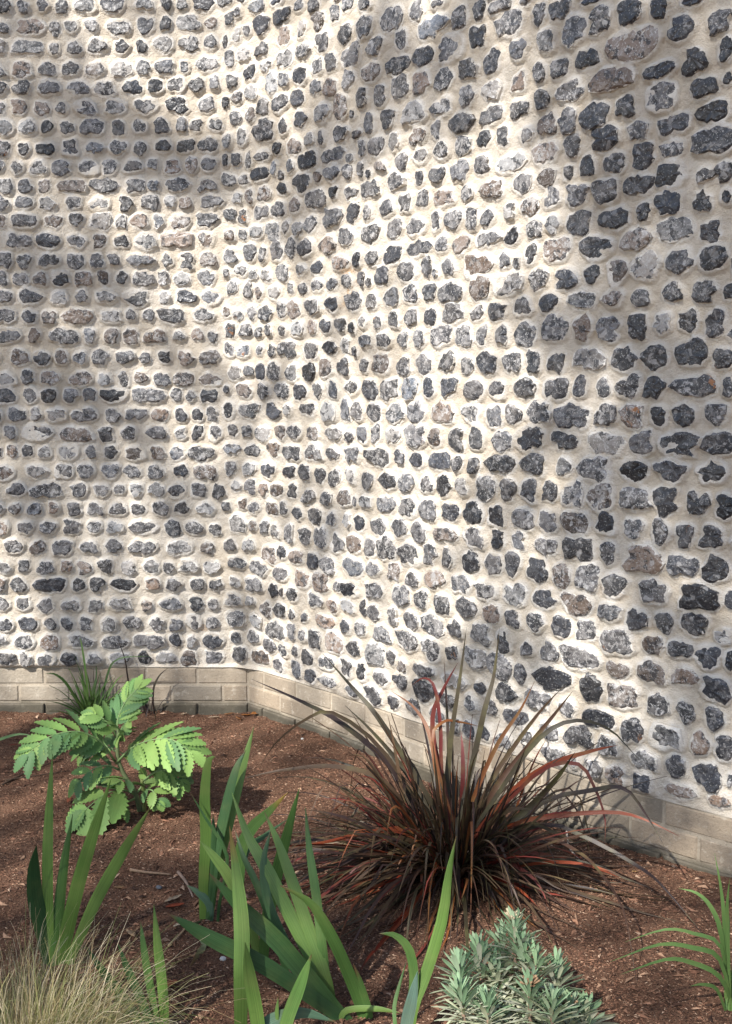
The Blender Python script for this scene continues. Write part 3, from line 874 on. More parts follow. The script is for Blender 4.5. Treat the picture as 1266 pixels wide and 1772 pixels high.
HAND = [  # tip first, pixels; width px; palette; how much farther (m) the tip lies than the crown, or 'g' when the tip rests on the soil
    ([(435, 1175), (518, 1212), (597, 1256), (690, 1345)], 13, 'b', 0.12),
    ([(451, 1323), (480, 1282), (530, 1244), (575, 1233), (650, 1285), (715, 1375)], 9, 'b', 0.05),
    ([(558, 1131), (609, 1189), (653, 1240), (720, 1345)], 13, 'o', 0.22),
    ([(410, 1349), (499, 1331), (590, 1327), (676, 1362)], 11, 'b', -0.05),
    ([(597, 1221), (640, 1262), (690, 1320), (735, 1390)], 12, 'o', 0.2),
    ([(807, 1085), (795, 1177), (779, 1287), (775, 1400)], 13, 'o', 0.16),
    ([(864, 1085), (854, 1169), (838, 1228), (815, 1330)], 13, 'o', 0.10),
    ([(793, 1145), (768, 1190), (748, 1242), (760, 1330)], 12, 'r', 0.2),
    ([(712, 1186), (733, 1173), (752, 1190), (762, 1260), (765, 1340)], 9, 'r', 0.18),
    ([(676, 1195), (716, 1224), (742, 1268), (755, 1340)], 10, 'r', 0.2),
    ([(832, 1258), (800, 1250), (765, 1250), (750, 1300)], 7, 'r', 0.15),
    ([(797, 1265), (800, 1300), (800, 1360)], 10, 'r', 0.08),
    ([(1105, 1314), (1050, 1259), (984, 1248), (925, 1285), (860, 1375)], 11, 'o', -0.08),
    ([(1069, 1289), (1021, 1300), (947, 1325), (870, 1385)], 13, 'r', -0.03),
    ([(991, 1195), (958, 1237), (910, 1296), (850, 1375)], 13, 'b', 0.03),
    ([(972, 1190), (935, 1230), (890, 1290), (840, 1370)], 11, 'b', 0.05),
    ([(925, 1178), (899, 1230), (862, 1285), (825, 1365)], 10, 'r', 0.08),
    ([(1146, 1458), (1120, 1414), (1080, 1364), (1021, 1368), (930, 1395)], 10, 'b', -0.28),
    ([(1175, 1447), (1113, 1417), (1058, 1405), (960, 1412), (880, 1430)], 10, 'r', -0.25),
    ([(1046, 1458), (1046, 1414), (1028, 1362), (1000, 1322), (940, 1330), (865, 1400)], 9, 'r', -0.15),
    ([(1100, 1700), (1080, 1579), (1040, 1512), (1000, 1474), (930, 1450)], 8, 'b', 'g'),
    ([(1218, 1623), (1147, 1534), (1102, 1498), (1013, 1449), (930, 1428)], 9, 'b', 'g'),
    ([(1080, 1523), (1004, 1494), (888, 1474)], 9, 'r', 'g'),
    ([(950, 1579), (932, 1530), (892, 1498), (845, 1480)], 9, 'r', 'g'),
    ([(498, 1466), (567, 1456), (640, 1440), (720, 1440)], 11, 'r', -0.12),
    ([(711, 1614), (727, 1548), (750, 1495)], 9, 'b', 'g'),
    ([(650, 1651), (691, 1597), (730, 1545), (760, 1490)], 10, 'r', 'g'),
    ([(584, 1614), (650, 1552), (715, 1490)], 8, 'b', 'g'),
    ([(545, 1600), (610, 1530), (690, 1470)], 8, 'b', 'g'),
    ([(790, 1640), (792, 1560), (790, 1490)], 9, 'b', 'g'),
    ([(840, 1565), (838, 1510), (815, 1475)], 8, 'b', 'g'),
    ([(1000, 1462), (960, 1440), (900, 1430)], 9, 'o', -0.2),
    ([(560, 1500), (620, 1470), (700, 1450)], 9, 'b', -0.22),
    ([(520, 1560), (600, 1490), (690, 1455)], 9, 'b', 'g'),
    ([(995, 1300), (960, 1350), (900, 1410)], 14, 'o', -0.12),
    ([(925, 1400), (880, 1402), (835, 1440)], 13, 'b', -0.2),
]
fr = random.Random(21)
nleaf = 0
for pts, wpx, pal, dz in HAND:
    pts = pts[::-1]
    b = FB + Vector((fr.uniform(-0.06, 0.06), fr.uniform(-0.06, 0.04), 0.0))
    if dz == 'g':
        p = gnd(*pts[-1])
        dz = p.y - FB.y
    ctl = [b]
    for k, (px, py) in enumerate(pts):
        Y = FB.y + dz * (k + 1.0) / len(pts)
        p = at_depth(px, py, Y)
        p.z = max(p.z, gz(p.x, p.y) + 0.006)
        if behind_wall(p):
            p = at_depth(px, py, wall_y(p.x) - 0.05)
        ctl.append(p)
    c = ink(fr.choice({'b': BR, 'r': RD, 'o': OL}[pal]), 0.78)
    put_blade('leaf', flax, 'flax', FB, pts=ctl, width=wpx * FB.y / F_PX * 0.80, n=14, face=Vector((fr.uniform(-0.3, 0.3), -1, 0.5)),
              fold=fr.uniform(0.1, 0.5), twist=fr.uniform(-0.5, 0.5), prof=FLAX_PROF, c0=ink(c, 0.8), c1=c, ctip=ink(c, 0.6))
    nleaf += 1
inner = Bag()
while nleaf < 560:
    az = fr.uniform(0, 2 * math.pi)
    if fr.random() < 0.35:
        az = fr.uniform(R(170), R(300))
    el = R(fr.choice((fr.uniform(8, 45), fr.uniform(20, 70), fr.uniform(45, 86))))
    L = fr.uniform(0.30, 0.74) * (0.85 + 0.15 * math.sin(el))
    if nleaf >= 290:
        L *= 0.86
    d = Vector((math.cos(az) * math.cos(el) * 1.15, math.sin(az) * math.cos(el), math.sin(el)))
    b = FB + Vector((math.cos(az) * fr.uniform(0, 0.13), math.sin(az) * fr.uniform(0, 0.09), 0))
    droop = fr.uniform(0.25, 1.0) * (1.1 - 0.6 * math.sin(el))
    ctl = []
    bad = False
    side = Vector((-d.y, d.x, 0)) * fr.uniform(-0.22, 0.22)
    kink = fr.uniform(0.5, 0.8) if fr.random() < 0.18 else 9
    for k in range(7):
        t = k / 6
        p = b + d * (L * t) + side * (L * t * t) + Vector((0, 0, -droop * L * t ** 2.2))
        if t > kink:
            p.z -= (t - kink) * L * 1.1
            p -= d * ((t - kink) * L * 0.45)
        zmin = gz(p.x, p.y) + 0.006 + 0.01 * fr.random()
        if p.z < zmin:
            p.z = zmin
        if behind_wall(p):
            bad = True
        ctl.append(p)
    if bad:
        continue
    pal = fr.choices([BR, RD, OL], [72, 20, 8])[0]
    c = ink(fr.choice(pal), fr.uniform(0.6, 1.25))
    kw = dict(pts=ctl, width=fr.uniform(0.005, 0.012), n=10, face=Vector((d.x * -0.5 + fr.uniform(-.4, .4), d.y * -0.5 - 0.3, 1.0)), fold=fr.uniform(0.1, 0.7),
              twist=fr.uniform(-1.1, 1.1), prof=FLAX_PROF, c0=ink(c, 0.7), c1=c, ctip=ink(fr.choice(BR), 0.8), tipstart=0.8)
    if nleaf < 290:
        put_blade('leaf', flax, 'flax', FB, **kw)
    else:
        V, f, UV, C = blade(**kw)
        inner.put([v - FB for v in V], f, UV, col=C)
    nleaf += 1
o = add('inner_leaves', inner.mesh('inner_leaves', M['flax'], True), flax)
o['kind'] = 'stuff'

# ------------------------------------------------------------------ irises
G1, G2, G3, GD = (0.155, 0.275, 0.060), (0.110, 0.225, 0.055), (0.210, 0.340, 0.085), (0.060, 0.140, 0.048)
GG = (0.20, 0.33, 0.26)
BRN, ORG = (0.20, 0.11, 0.05), (0.45, 0.27, 0.06)
IRIS_PROF = lambda t: min(1.0, 0.75 + 0.8 * t) * max(0.0, 1 - max(0, (t - 0.5) / 0.5) ** 1.9)
ir = random.Random(33)
def iris(name, label, basepx, leaves, group=None, cat='iris'):
    B = gnd(*basepx)
    t = thing(name, label, cat, B, group)
    for row in leaves:
        pts, wpx, c = row[:3]
        opt = row[3] if len(row) > 3 else {}
        pts = pts[::-1]                                  # base first
        Y0 = gnd(*opt['foot']).y if 'foot' in opt else B.y
        dz = opt.get('dz', ir.uniform(-0.06, 0.06))
        ctl = []
        if 'foot' in opt:
            ctl.append(gnd(*opt['foot']) - Vector((0, 0, 0.01)))
        for k, (px, py) in enumerate(pts):
            p = at_depth(px, py, Y0 + dz * k / max(1, len(pts) - 1))
            p.z = max(p.z, gz(p.x, p.y) - (0.012 if k == 0 else -0.006))
            ctl.append(p)
        if 'foot' not in opt and ctl[0].z > gz(ctl[0].x, ctl[0].y) + 0.01:
            q = ctl[0].copy()
            q.z = gz(q.x, q.y) - 0.01
            q.x += (ctl[0].x - ctl[1].x) * 0.3
            ctl.insert(0, q)
        put_blade('leaf', t, 'iris', B, pts=ctl, width=wpx * Y0 / F_PX * 0.90, n=12, face=Vector((ir.uniform(-0.35, 0.35), -1, 0.2)),
                  fold=opt.get('fold', ir.uniform(-0.15, 0.25)), twist=opt.get('twist', ir.uniform(-0.3, 0.3)), thick=0.0016,
                  turn=opt.get('turn', 0.0), prof=IRIS_PROF, c0=ink(c, 0.9), c1=c, ctip=opt.get('tip', BRN if ir.random() < 0.5 else None), tipstart=opt.get('ts', 0.95))
    return t
iris('iris_clump', 'green iris fan of five blades rising out of the feathery blond grass', (100, 1668), [
    ([(91, 1304), (85, 1400), (82, 1500), (84, 1640)], 22, G1, dict(dz=0.03)),
    ([(126, 1408), (113, 1480), (103, 1560), (96, 1650)], 21, G2, dict(dz=0.05)),
    ([(192, 1348), (165, 1430), (135, 1530), (104, 1660)], 28, G1, dict(dz=0.0)),
    ([(262, 1394), (215, 1470), (165, 1560), (118, 1668)], 24, G3, dict(dz=-0.03, twist=0.8)),
    ([(63, 1463), (58, 1500), (62, 1560), (82, 1640)], 34, GD, dict(dz=-0.04, turn=0.5)),  # dark green puts the blade's backlit look into its colour
])
iris('iris_clump', 'low dark green iris fan of four blades between blond grass and withered leaf', (268, 1800), [
    ([(266, 1565), (273, 1640), (282, 1720), (286, 1800)], 21, G1, dict(dz=0.04)),
    ([(243, 1593), (250, 1650), (262, 1720), (276, 1800)], 17, G2, dict(dz=0.05)),
    ([(204, 1633), (222, 1680), (248, 1740), (268, 1800)], 22, GD, dict(dz=0.02)),
    ([(145, 1633), (185, 1690), (225, 1745), (260, 1805)], 24, GD, dict(dz=0.0)),
])
iris('iris_clump', 'upright iris fan with a purplish foot and a pale withered leaf hanging down', (356, 1592), [
    ([(374, 1309), (360, 1318), (354, 1380), (356, 1450), (352, 1520), (352, 1590)], 22, G1, dict(dz=0.02, twist=0.1)),
    ([(425, 1298), (407, 1334), (389, 1404), (372, 1486), (360, 1590)], 21, GD, dict(dz=0.05)),
    ([(440, 1254), (422, 1320), (402, 1400), (372, 1520), (362, 1590)], 20, G3, dict(dz=0.1)),  # paler green carries the sunlight on this blade
    ([(329, 1371), (355, 1415), (393, 1482), (380, 1560)], 7, GD, dict(dz=-0.02)),
    ([(368, 1408), (370, 1450), (368, 1520), (360, 1590)], 13, GD, dict(dz=0.02)),
    ([(323, 1531), (345, 1546), (362, 1566), (364, 1600)], 15, (0.10, 0.19, 0.12), dict(dz=0.0)),
    ([(329, 1768), (341, 1735), (352, 1690), (345, 1640), (336, 1612), (350, 1596)], 17, (0.26, 0.30, 0.14), dict(dz=-0.25, tip=BRN, ts=0.6)),
])
iris('iris_clump', 'largest iris clump with broad crossing green blades in front of the bronze flax', (580, 1764), [
    ([(292, 1581), (362, 1622), (465, 1675), (584, 1757)], 34, GD, dict(dz=-0.06, tip=BRN, ts=0.95)),
    ([(362, 1511), (415, 1568), (485, 1634), (576, 1745)], 36, (0.065, 0.15, 0.042), dict(dz=0.0, tip=BRN, ts=0.95)),
    ([(397, 1429), (411, 1527), (418, 1610), (417, 1700)], 32, G1, dict(foot=(416, 1795), dz=0.08, tip=ORG, ts=0.85)),
    ([(401, 1371), (428, 1445), (461, 1503), (510, 1601), (560, 1700)], 28, G1, dict(dz=0.15, foot=(575, 1750))),
    ([(346, 1455), (370, 1482), (399, 1523), (432, 1600)], 22, G3, dict(foot=(450, 1660), dz=0.0)),  # sunlit look painted in as a pale green
    ([(518, 1363), (498, 1437), (477, 1519), (461, 1600)], 25, G2, dict(foot=(455, 1660), dz=-0.02)),
    ([(457, 1404), (481, 1458), (506, 1527), (535, 1610), (563, 1690)], 25, G1, dict(foot=(578, 1750), dz=0.12)),
    ([(528, 1396), (535, 1470), (547, 1552), (560, 1660)], 19, G2, dict(foot=(574, 1745), dz=0.1)),
    ([(498, 1371), (465, 1404), (432, 1437), (415, 1480), (412, 1560)], 26, G2, dict(foot=(425, 1650), dz=0.05, tip=ORG, ts=0.82)),
    ([(498, 1417), (453, 1449), (425, 1475), (415, 1560)], 14, GD, dict(foot=(430, 1650), dz=0.1)),
    ([(485, 1532), (535, 1560), (563, 1601), (592, 1659), (622, 1735)], 28, G2, dict(foot=(628, 1760), dz=-0.05, tip=BRN, ts=0.9)),
    ([(611, 1667), (622, 1700), (636, 1745)], 17, G2, dict(dz=0.0, tip=BRN, ts=0.7)),
    ([(424, 1630), (432, 1690), (446, 1774)], 29, G1, dict(foot=(450, 1850), dz=0.0)),
    ([(539, 1651), (519, 1705), (494, 1774)], 27, G2, dict(foot=(480, 1850), dz=0.0)),
    ([(695, 1753), (650, 1745), (600, 1748)], 13, G3, dict(dz=-0.02)),
    ([(481, 1724), (477, 1774)], 12, G2, dict(foot=(474, 1840), dz=0.0)),
    ([(580, 1768), (520, 1752), (455, 1776)], 26, (0.10, 0.19, 0.12), dict(foot=(440, 1840), dz=0.02)),
    ([(407, 1437), (420, 1480), (444, 1530), (470, 1600)], 16, GD, dict(foot=(500, 1690), dz=0.08)),
    ([(470, 1430), (455, 1500), (470, 1580), (520, 1680)], 20, GD, dict(foot=(560, 1745), dz=0.1)),
])
iris('iris_clump', 'slender twisted iris blade with a glaucous lower leaf beside the silvery spurge', (705, 1800), [
    ([(789, 1447), (776, 1510), (765, 1589), (738, 1680), (716, 1740)], 24, G1, dict(foot=(708, 1800), dz=0.06, twist=1.2, turn=-0.6)),
    ([(656, 1615), (683, 1618), (707, 1642), (716, 1690), (712, 1740)], 20, G2, dict(foot=(706, 1800), dz=0.03)),
    ([(722, 1680), (712, 1730), (703, 1775)], 26, GG, dict(foot=(700, 1830), dz=-0.03)),
    ([(703, 1663), (692, 1700), (682, 1741), (684, 1780)], 8, G2, dict(dz=0.06)),
])

# ------------------------------------------------------------------ pinnate honey-flower shrub
MB_ = gnd(243, 1404)
mel = thing('melianthus_shrub', 'young blue green shrub with large toothed pinnate leaves near the brick base', 'shrub', MB_)
def leaflet(L, W, c, r, teeth=8):
    """toothed leaflet along +x, keel folded, thin but solid: vertices, faces, uv, colours"""
    up, V, UV = [], [], []
    for i in range(teeth * 2 + 1):
        t = i / (teeth * 2)
        w = W * 0.5 * (math.sin(math.pi * min(1, t * 0.92 + 0.07)) ** 0.75) * (1.0 if i % 2 else 0.70)
        if i in (0, teeth * 2):
            w = 0.0006
        up.append((t * L + (0.03 * L if i % 2 else 0), w, t))
    n = len(up)
    for (x, w, t) in up:
        bend = -0.18 * L * (x / L) ** 2
        V += [(x, w, bend + w * 0.28), (x, 0, bend), (x, -w, bend + w * 0.28), (x, -w, bend + w * 0.28), (x, 0, bend - 0.0012), (x, w, bend + w * 0.28)]
        UV += [(1, t), (0.5, t), (0, t), (0, t), (0.5, t), (1, t)]
    f = []
    for i in range(n - 1):
        a = i * 6
        for j in (0, 1, 3, 4):
            f.append((a + j, a + j + 1, a + j + 7, a + j + 6))
    return V, f, UV, [(*c, 1)] * len(V)
mr = random.Random(5)
PINE = [(0.21, 0.36, 0.10), (0.165, 0.31, 0.10), (0.25, 0.40, 0.11), (0.13, 0.26, 0.10)]
def zp(x, y, dy=0.0):                          # enlarged view of that corner of the photograph
    return at_depth(x / 2.813, 1090 + y / 2.813, MB_.y + dy)
def pinnate(ctl, pairs, L, W, up, terminal=True, spread=62, t0=0.22, lprof=None):
    S = spline(ctl, 24)
    V, f, C = tube(ctl, [0.0042, 0.0028, 0.0014], 6, 12, (0.20, 0.30, 0.12))
    leaf = add('leaf', new_mesh('leaf', [v - MB_ for v in V], f, M['stem'], True, {'col': C}), mel)
    lprof = lprof or (lambda t: 0.55 + 0.6 * math.sin(math.pi * (0.15 + 0.75 * t)) * 0.8)
    items = []
    for k in range(pairs):
        t = t0 + (0.95 - t0) * k / max(1, pairs - 1)
        for sg in (-1, 1):
            items.append((t + mr.uniform(-0.01, 0.01), sg))
    if terminal:
        items.append((1.0, 0))
    for t, sg in items:
        k = min(int(t * 24), 23)
        p = S[k].lerp(S[k + 1], min(1.0, t * 24 - k))
        tan = (S[min(k + 1, 24)] - S[max(k - 1, 0)]).normalized()
        u = (up - tan * up.dot(tan)).normalized()
        sd = u.cross(tan)
        a = R(spread + mr.uniform(-8, 8)) * (1 - 0.35 * t)
        x = (tan * math.cos(a) + sd * (sg * math.sin(a))).normalized() if sg else tan
        x = (x - u * mr.uniform(0.05, 0.35)).normalized()
        zv = (u - x * u.dot(x)).normalized()
        yv = zv.cross(x)
        l = L * lprof(t) * mr.uniform(0.85, 1.12)
        vv, ff, uv, cc = leaflet(l, W * 1.06 * (0.7 + 0.3 * lprof(t)), ink(mr.choice(PINE), mr.uniform(0.85, 1.15)), mr)
        q = p - MB_
        m = Matrix(((x.x, yv.x, zv.x, q.x), (x.y, yv.y, zv.y, q.y), (x.z, yv.z, zv.z, q.z), (0, 0, 0, 1)))
        add('leaflet', new_mesh('leaflet', vv, ff, M['pinnate'], True, {'col': cc}, uv), leaf, m)
def stem(ctl, r0, r1, col=(0.16, 0.20, 0.09)):
    V, f, C = tube(ctl, [r0, (r0 + r1) / 2, r1], 8, 12, col)
    add('stem', new_mesh('stem', [v - MB_ for v in V], f, M['stem'], True, {'col': C}), mel)
stem([MB_ - Vector((0, 0, .01)), zp(660, 800), zp(580, 650), zp(570, 480)], 0.010, 0.006)
stem([MB_ + Vector((0.012, 0, -.01)), zp(700, 800, -0.02), zp(690, 730, -0.04)], 0.008, 0.005, (0.20, 0.24, 0.08))
CAMUP = Vector((0, -0.55, 0.85))
pinnate([zp(560, 640), zp(490, 545, -0.05), zp(380, 495, -0.10), zp(240, 520, -0.16), zp(135, 605, -0.2)], 9, 0.105, 0.044, CAMUP)
pinnate([zp(565, 650), zp(640, 575, -0.05), zp(740, 535, -0.10), zp(840, 535, -0.14), zp(925, 590, -0.16)], 10, 0.122, 0.044, CAMUP)
pinnate([zp(570, 500), zp(575, 430, 0.01), zp(610, 350, 0.02), zp(670, 285, 0.03)], 8, 0.080, 0.032, Vector((-0.45, -0.8, 0.3)))
pinnate([zp(568, 520), zp(540, 470, -0.02), zp(500, 430, -0.03), zp(455, 410, -0.03)], 4, 0.072, 0.034, CAMUP)
pinnate([zp(572, 520), zp(600, 470, -0.03), zp(625, 440, -0.06)], 4, 0.065, 0.034, CAMUP)
pinnate([zp(655, 800), zp(600, 780, -0.05), zp(510, 800, -0.10), zp(410, 880, -0.14)], 3, 0.135, 0.070, CAMUP, t0=0.4)
pinnate([zp(580, 680), zp(520, 660, -0.03), zp(450, 680, -0.06), zp(375, 745, -0.08)], 4, 0.078, 0.036, CAMUP)
pinnate([zp(690, 740), zp(760, 690, -0.03), zp(820, 690, -0.05), zp(875, 730, -0.06)], 4, 0.085, 0.044, CAMUP, t0=0.35)
pinnate([zp(670, 790), zp(720, 720, 0.03), zp(780, 660, 0.06), zp(850, 650, 0.07)], 4, 0.075, 0.032, CAMUP)
pinnate([zp(660, 820), zp(600, 850, -0.06), zp(550, 920, -0.08)], 2, 0.060, 0.030, CAMUP, t0=0.5)

pinnate([zp(575, 600), zp(530, 570, 0.02), zp(470, 560, 0.04), zp(400, 590, 0.05)], 5, 0.085, 0.036, CAMUP)
pinnate([zp(570, 620), zp(620, 610, 0.03), zp(680, 600, 0.05), zp(760, 620, 0.06)], 5, 0.085, 0.036, CAMUP)
pinnate([zp(575, 540), zp(590, 500, -0.05), zp(560, 460, -0.09)], 4, 0.060, 0.030, CAMUP)
pinnate([zp(640, 780), zp(620, 730, -0.06), zp(580, 730, -0.10)], 3, 0.075, 0.036, CAMUP)
pinnate([zp(690, 780), zp(740, 780, -0.05), zp(770, 830, -0.07)], 3, 0.060, 0.034, CAMUP)
# ------------------------------------------------------------------ strappy clumps
def tuft(name, label, cat, base, n, L, el, w, cols, seed, mat='grass', az=(0, 360), droop=(0.1, 0.5), hand=(), spread=0.03, group=None):
    r = random.Random(seed)
    t = thing(name, label, cat, base, group)
    for k in range(n):
        a, e = R(r.uniform(*az)), R(r.uniform(*el))
        l = r.uniform(*L)
        d = Vector((math.cos(a) * math.cos(e), math.sin(a) * math.cos(e), math.sin(e)))
        b = base + Vector((r.uniform(-spread, spread), r.uniform(-spread, spread), -0.008))
        dr = r.uniform(*droop)
        ctl = []
        for q in range(5):
            s = q / 4
            p = b + d * (l * s) + Vector((0, 0, -dr * l * s ** 2.3))
            p.z = max(p.z, gz(p.x, p.y) - 0.008 + 0.014 * (q > 0))
            if behind_wall(p, 0.02):
                p.y = wall_y(p.x) - 0.02
            ctl.append(p)
        put_blade('leaf', t, mat, base, pts=ctl, width=r.uniform(*w), n=8, face=Vector((-d.x * 0.5, -0.6 - d.y * 0.4, 0.8)),
                  fold=r.uniform(0.2, 0.7), twist=r.uniform(-0.6, 0.6), prof=FLAX_PROF, c0=ink(cols[0], r.uniform(0.8, 1.2)), c1=ink(r.choice(cols), r.uniform(0.8, 1.15)))
    for (pts, wpx, dz, c) in hand:
        ctl = [base + Vector((r.uniform(-spread, spread), r.uniform(-spread, spread), -0.008))]
        for k, (px, py) in enumerate(pts):
            p = at_depth(px, py, base.y + dz * (k + 1) / len(pts))
            p.z = max(p.z, gz(p.x, p.y) + 0.005)
            ctl.append(p)
        put_blade('leaf', t, mat, base, pts=ctl, width=wpx * base.y / F_PX, n=12, face=Vector((0, -1, 0.6)), fold=0.4, prof=FLAX_PROF, c0=ink(c, 0.9), c1=c)
    return t
SG = [(0.13, 0.24, 0.06), (0.17, 0.29, 0.07), (0.09, 0.17, 0.055)]
tuft('sedge_clump', 'dark green grassy tuft standing against the brick base behind the toothed shrub', 'grass clump', gnd(160, 1250), 60, (0.18, 0.37), (42, 86), (0.006, 0.011), SG, 3,
     droop=(0.1, 0.45), hand=[([(150, 1180), (142, 1120), (138, 1102)], 4, 0.02, SG[0]), ([(185, 1170), (205, 1140), (262, 1135)], 4, 0.0, SG[2]), ([(120, 1190), (98, 1168), (78, 1165)], 5, -0.06, SG[0])])
tuft('purple_grass', 'sparse tuft of thin dark purple blades against the brick base', 'grass clump', gnd(262, 1240), 7, (0.10, 0.22), (50, 86), (0.004, 0.006),
     [(0.05, 0.035, 0.035), (0.07, 0.05, 0.035)], 4, hand=[([(226, 1190), (216, 1140), (200, 1098)], 3, 0.0, (0.06, 0.04, 0.03)), ([(265, 1195), (275, 1170), (290, 1156)], 4, 0.0, (0.06, 0.045, 0.04))])
RB = gnd(1261, 1748)
RG = (0.15, 0.27, 0.075)
tuft('daylily_clump', 'bright green arching strap leaves rising from bare soil by the end of the wall', 'plant', RB, 12, (0.10, 0.30), (55, 88), (0.006, 0.012), [RG, (0.13, 0.22, 0.06)], 8, az=(-60, 100), droop=(0.1, 0.5), spread=0.015, hand=[
    ([(1245, 1660), (1200, 1640), (1140, 1634), (1055, 1664)], 9, -0.10, RG), ([(1245, 1690), (1195, 1665), (1150, 1660), (1073, 1686)], 9, -0.14, RG),
    ([(1248, 1640), (1200, 1615), (1150, 1608), (1080, 1630)], 7, 0.02, RG), ([(1248, 1620), (1230, 1570), (1205, 1545), (1174, 1537)], 9, 0.05, RG),
    ([(1254, 1620), (1248, 1545), (1236, 1476)], 8, 0.05, RG), ([(1258, 1600), (1258, 1560), (1262, 1520)], 7, 0.0, RG), ([(1240, 1712), (1215, 1703), (1194, 1706)], 7, -0.1, RG)])
LB = gnd(-75, 1330)
tuft('daylily_clump', 'pale green strap leaf arching in over the soil left of the toothed shrub', 'plant', LB, 8, (0.12, 0.22), (60, 85), (0.006, 0.010), [RG], 9, az=(120, 260), spread=0.015,
     hand=[([(-40, 1295), (0, 1279), (35, 1270), (66, 1276)], 6, -0.02, (0.15, 0.26, 0.09))])

# ------------------------------------------------------------------ blond feather grass
def feather_grass():
    r = random.Random(77)
    b = Bag()
    base = gnd(25, 1880)
    pal = [(0.64, 0.53, 0.33), (0.46, 0.42, 0.20), (0.28, 0.31, 0.12), (0.76, 0.66, 0.48), (0.52, 0.38, 0.22), (0.22, 0.28, 0.10), (0.70, 0.60, 0.42)]
    for k in range(4800):
        a, e = r.uniform(0, 6.28), R(min(89, max(25, r.gauss(68, 15))))
        d = Vector((math.cos(a) * math.cos(e), math.sin(a) * math.cos(e), math.sin(e)))
        l = r.uniform(0.18, 0.46)
        o = base + Vector((math.cos(a) * r.uniform(0, 0.19), math.sin(a) * r.uniform(0, 0.12), -0.005))
        dr = r.uniform(0.2, 1.05)
        wind = Vector((r.uniform(-0.12, 0.14), 0, 0))
        w = r.uniform(0.0004, 0.0008)
        c = ink(r.choice(pal), r.uniform(0.7, 1.2))
        S = []
        for q in range(6):
            s = q / 5
            p = o + d * (l * s) + wind * (l * s * s) + Vector((0, 0, -dr * l * s ** 2.5))
            p.z = max(p.z, gz(p.x, p.y) + 0.002)
            S.append(p)
        v, f, col, uv = [], [], [], []
        for q, p in enumerate(S):
            tan = (S[min(q + 1, 5)] - S[max(q - 1, 0)]).normalized()
            sd = tan.cross(Vector((math.cos(a * 7), math.sin(a * 7), 0.2))).normalized()
            ww = w * (1.15 - 0.8 * q / 5)
            v += [p - sd * ww - base, p + sd * ww - base]
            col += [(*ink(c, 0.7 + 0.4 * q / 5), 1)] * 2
            uv += [(0, q / 5), (1, q / 5)]
        for q in range(5):
            f.append((q * 2, q * 2 + 1, q * 2 + 3, q * 2 + 2))
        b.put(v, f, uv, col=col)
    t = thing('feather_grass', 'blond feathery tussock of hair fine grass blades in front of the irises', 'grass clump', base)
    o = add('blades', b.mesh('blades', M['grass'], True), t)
    o['kind'] = 'stuff'
feather_grass()

# ------------------------------------------------------------------ silvery spurge
SB = gnd(890, 1880)
spu = thing('spurge_bush', 'silvery blue green spurge with bottlebrush stems of narrow leaves', 'shrub', SB)
def spurge_leaf(c, L=0.056, W=0.0100):
    prof = lambda t: (0.30 + 0.9 * t) if t < 0.75 else max(0.02, (0.975) * (1 - ((t - 0.75) / 0.25) ** 2))
    V, f, UV, C = blade([(0, 0, 0), (L * 0.5, 0, 0.001), (L, 0, -0.002)], W, 6, Vector((0, 0, 1)), -0.35, 0.0006, prof=prof, c0=ink(c, 0.9), c1=c)
    return V, f, UV, C
SPC = [(0.33, 0.47, 0.29), (0.28, 0.43, 0.25), (0.40, 0.52, 0.34), (0.26, 0.40, 0.23), (0.55, 0.58, 0.40), (0.60, 0.61, 0.47)]
SPV = [spurge_leaf(c) for c in SPC]
SPM = [new_mesh('leaf', V, f, M['spurge'], True, {'col': C}, UV) for V, f, UV, C in SPV]
lower = Bag()
sr = random.Random(14)
HEADS = [(888, 1594, 0.10, 'f'), (794, 1668, 0.03, ''), (857, 1672, 0.06, ''), (926, 1660, 0.03, ''), (962, 1672, 0.06, ''), (916, 1706, -0.05, 'b'), (797, 1718, -0.06, ''), (985, 1744, -0.02, 'b'), (1016, 1748, 0.02, ''), (842, 1735, -0.08, ''), (955, 1735, -0.08, ''), (828, 1640, 0.08, ''), (905, 1632, 0.07, ''), (868, 1622, 0.12, '')]
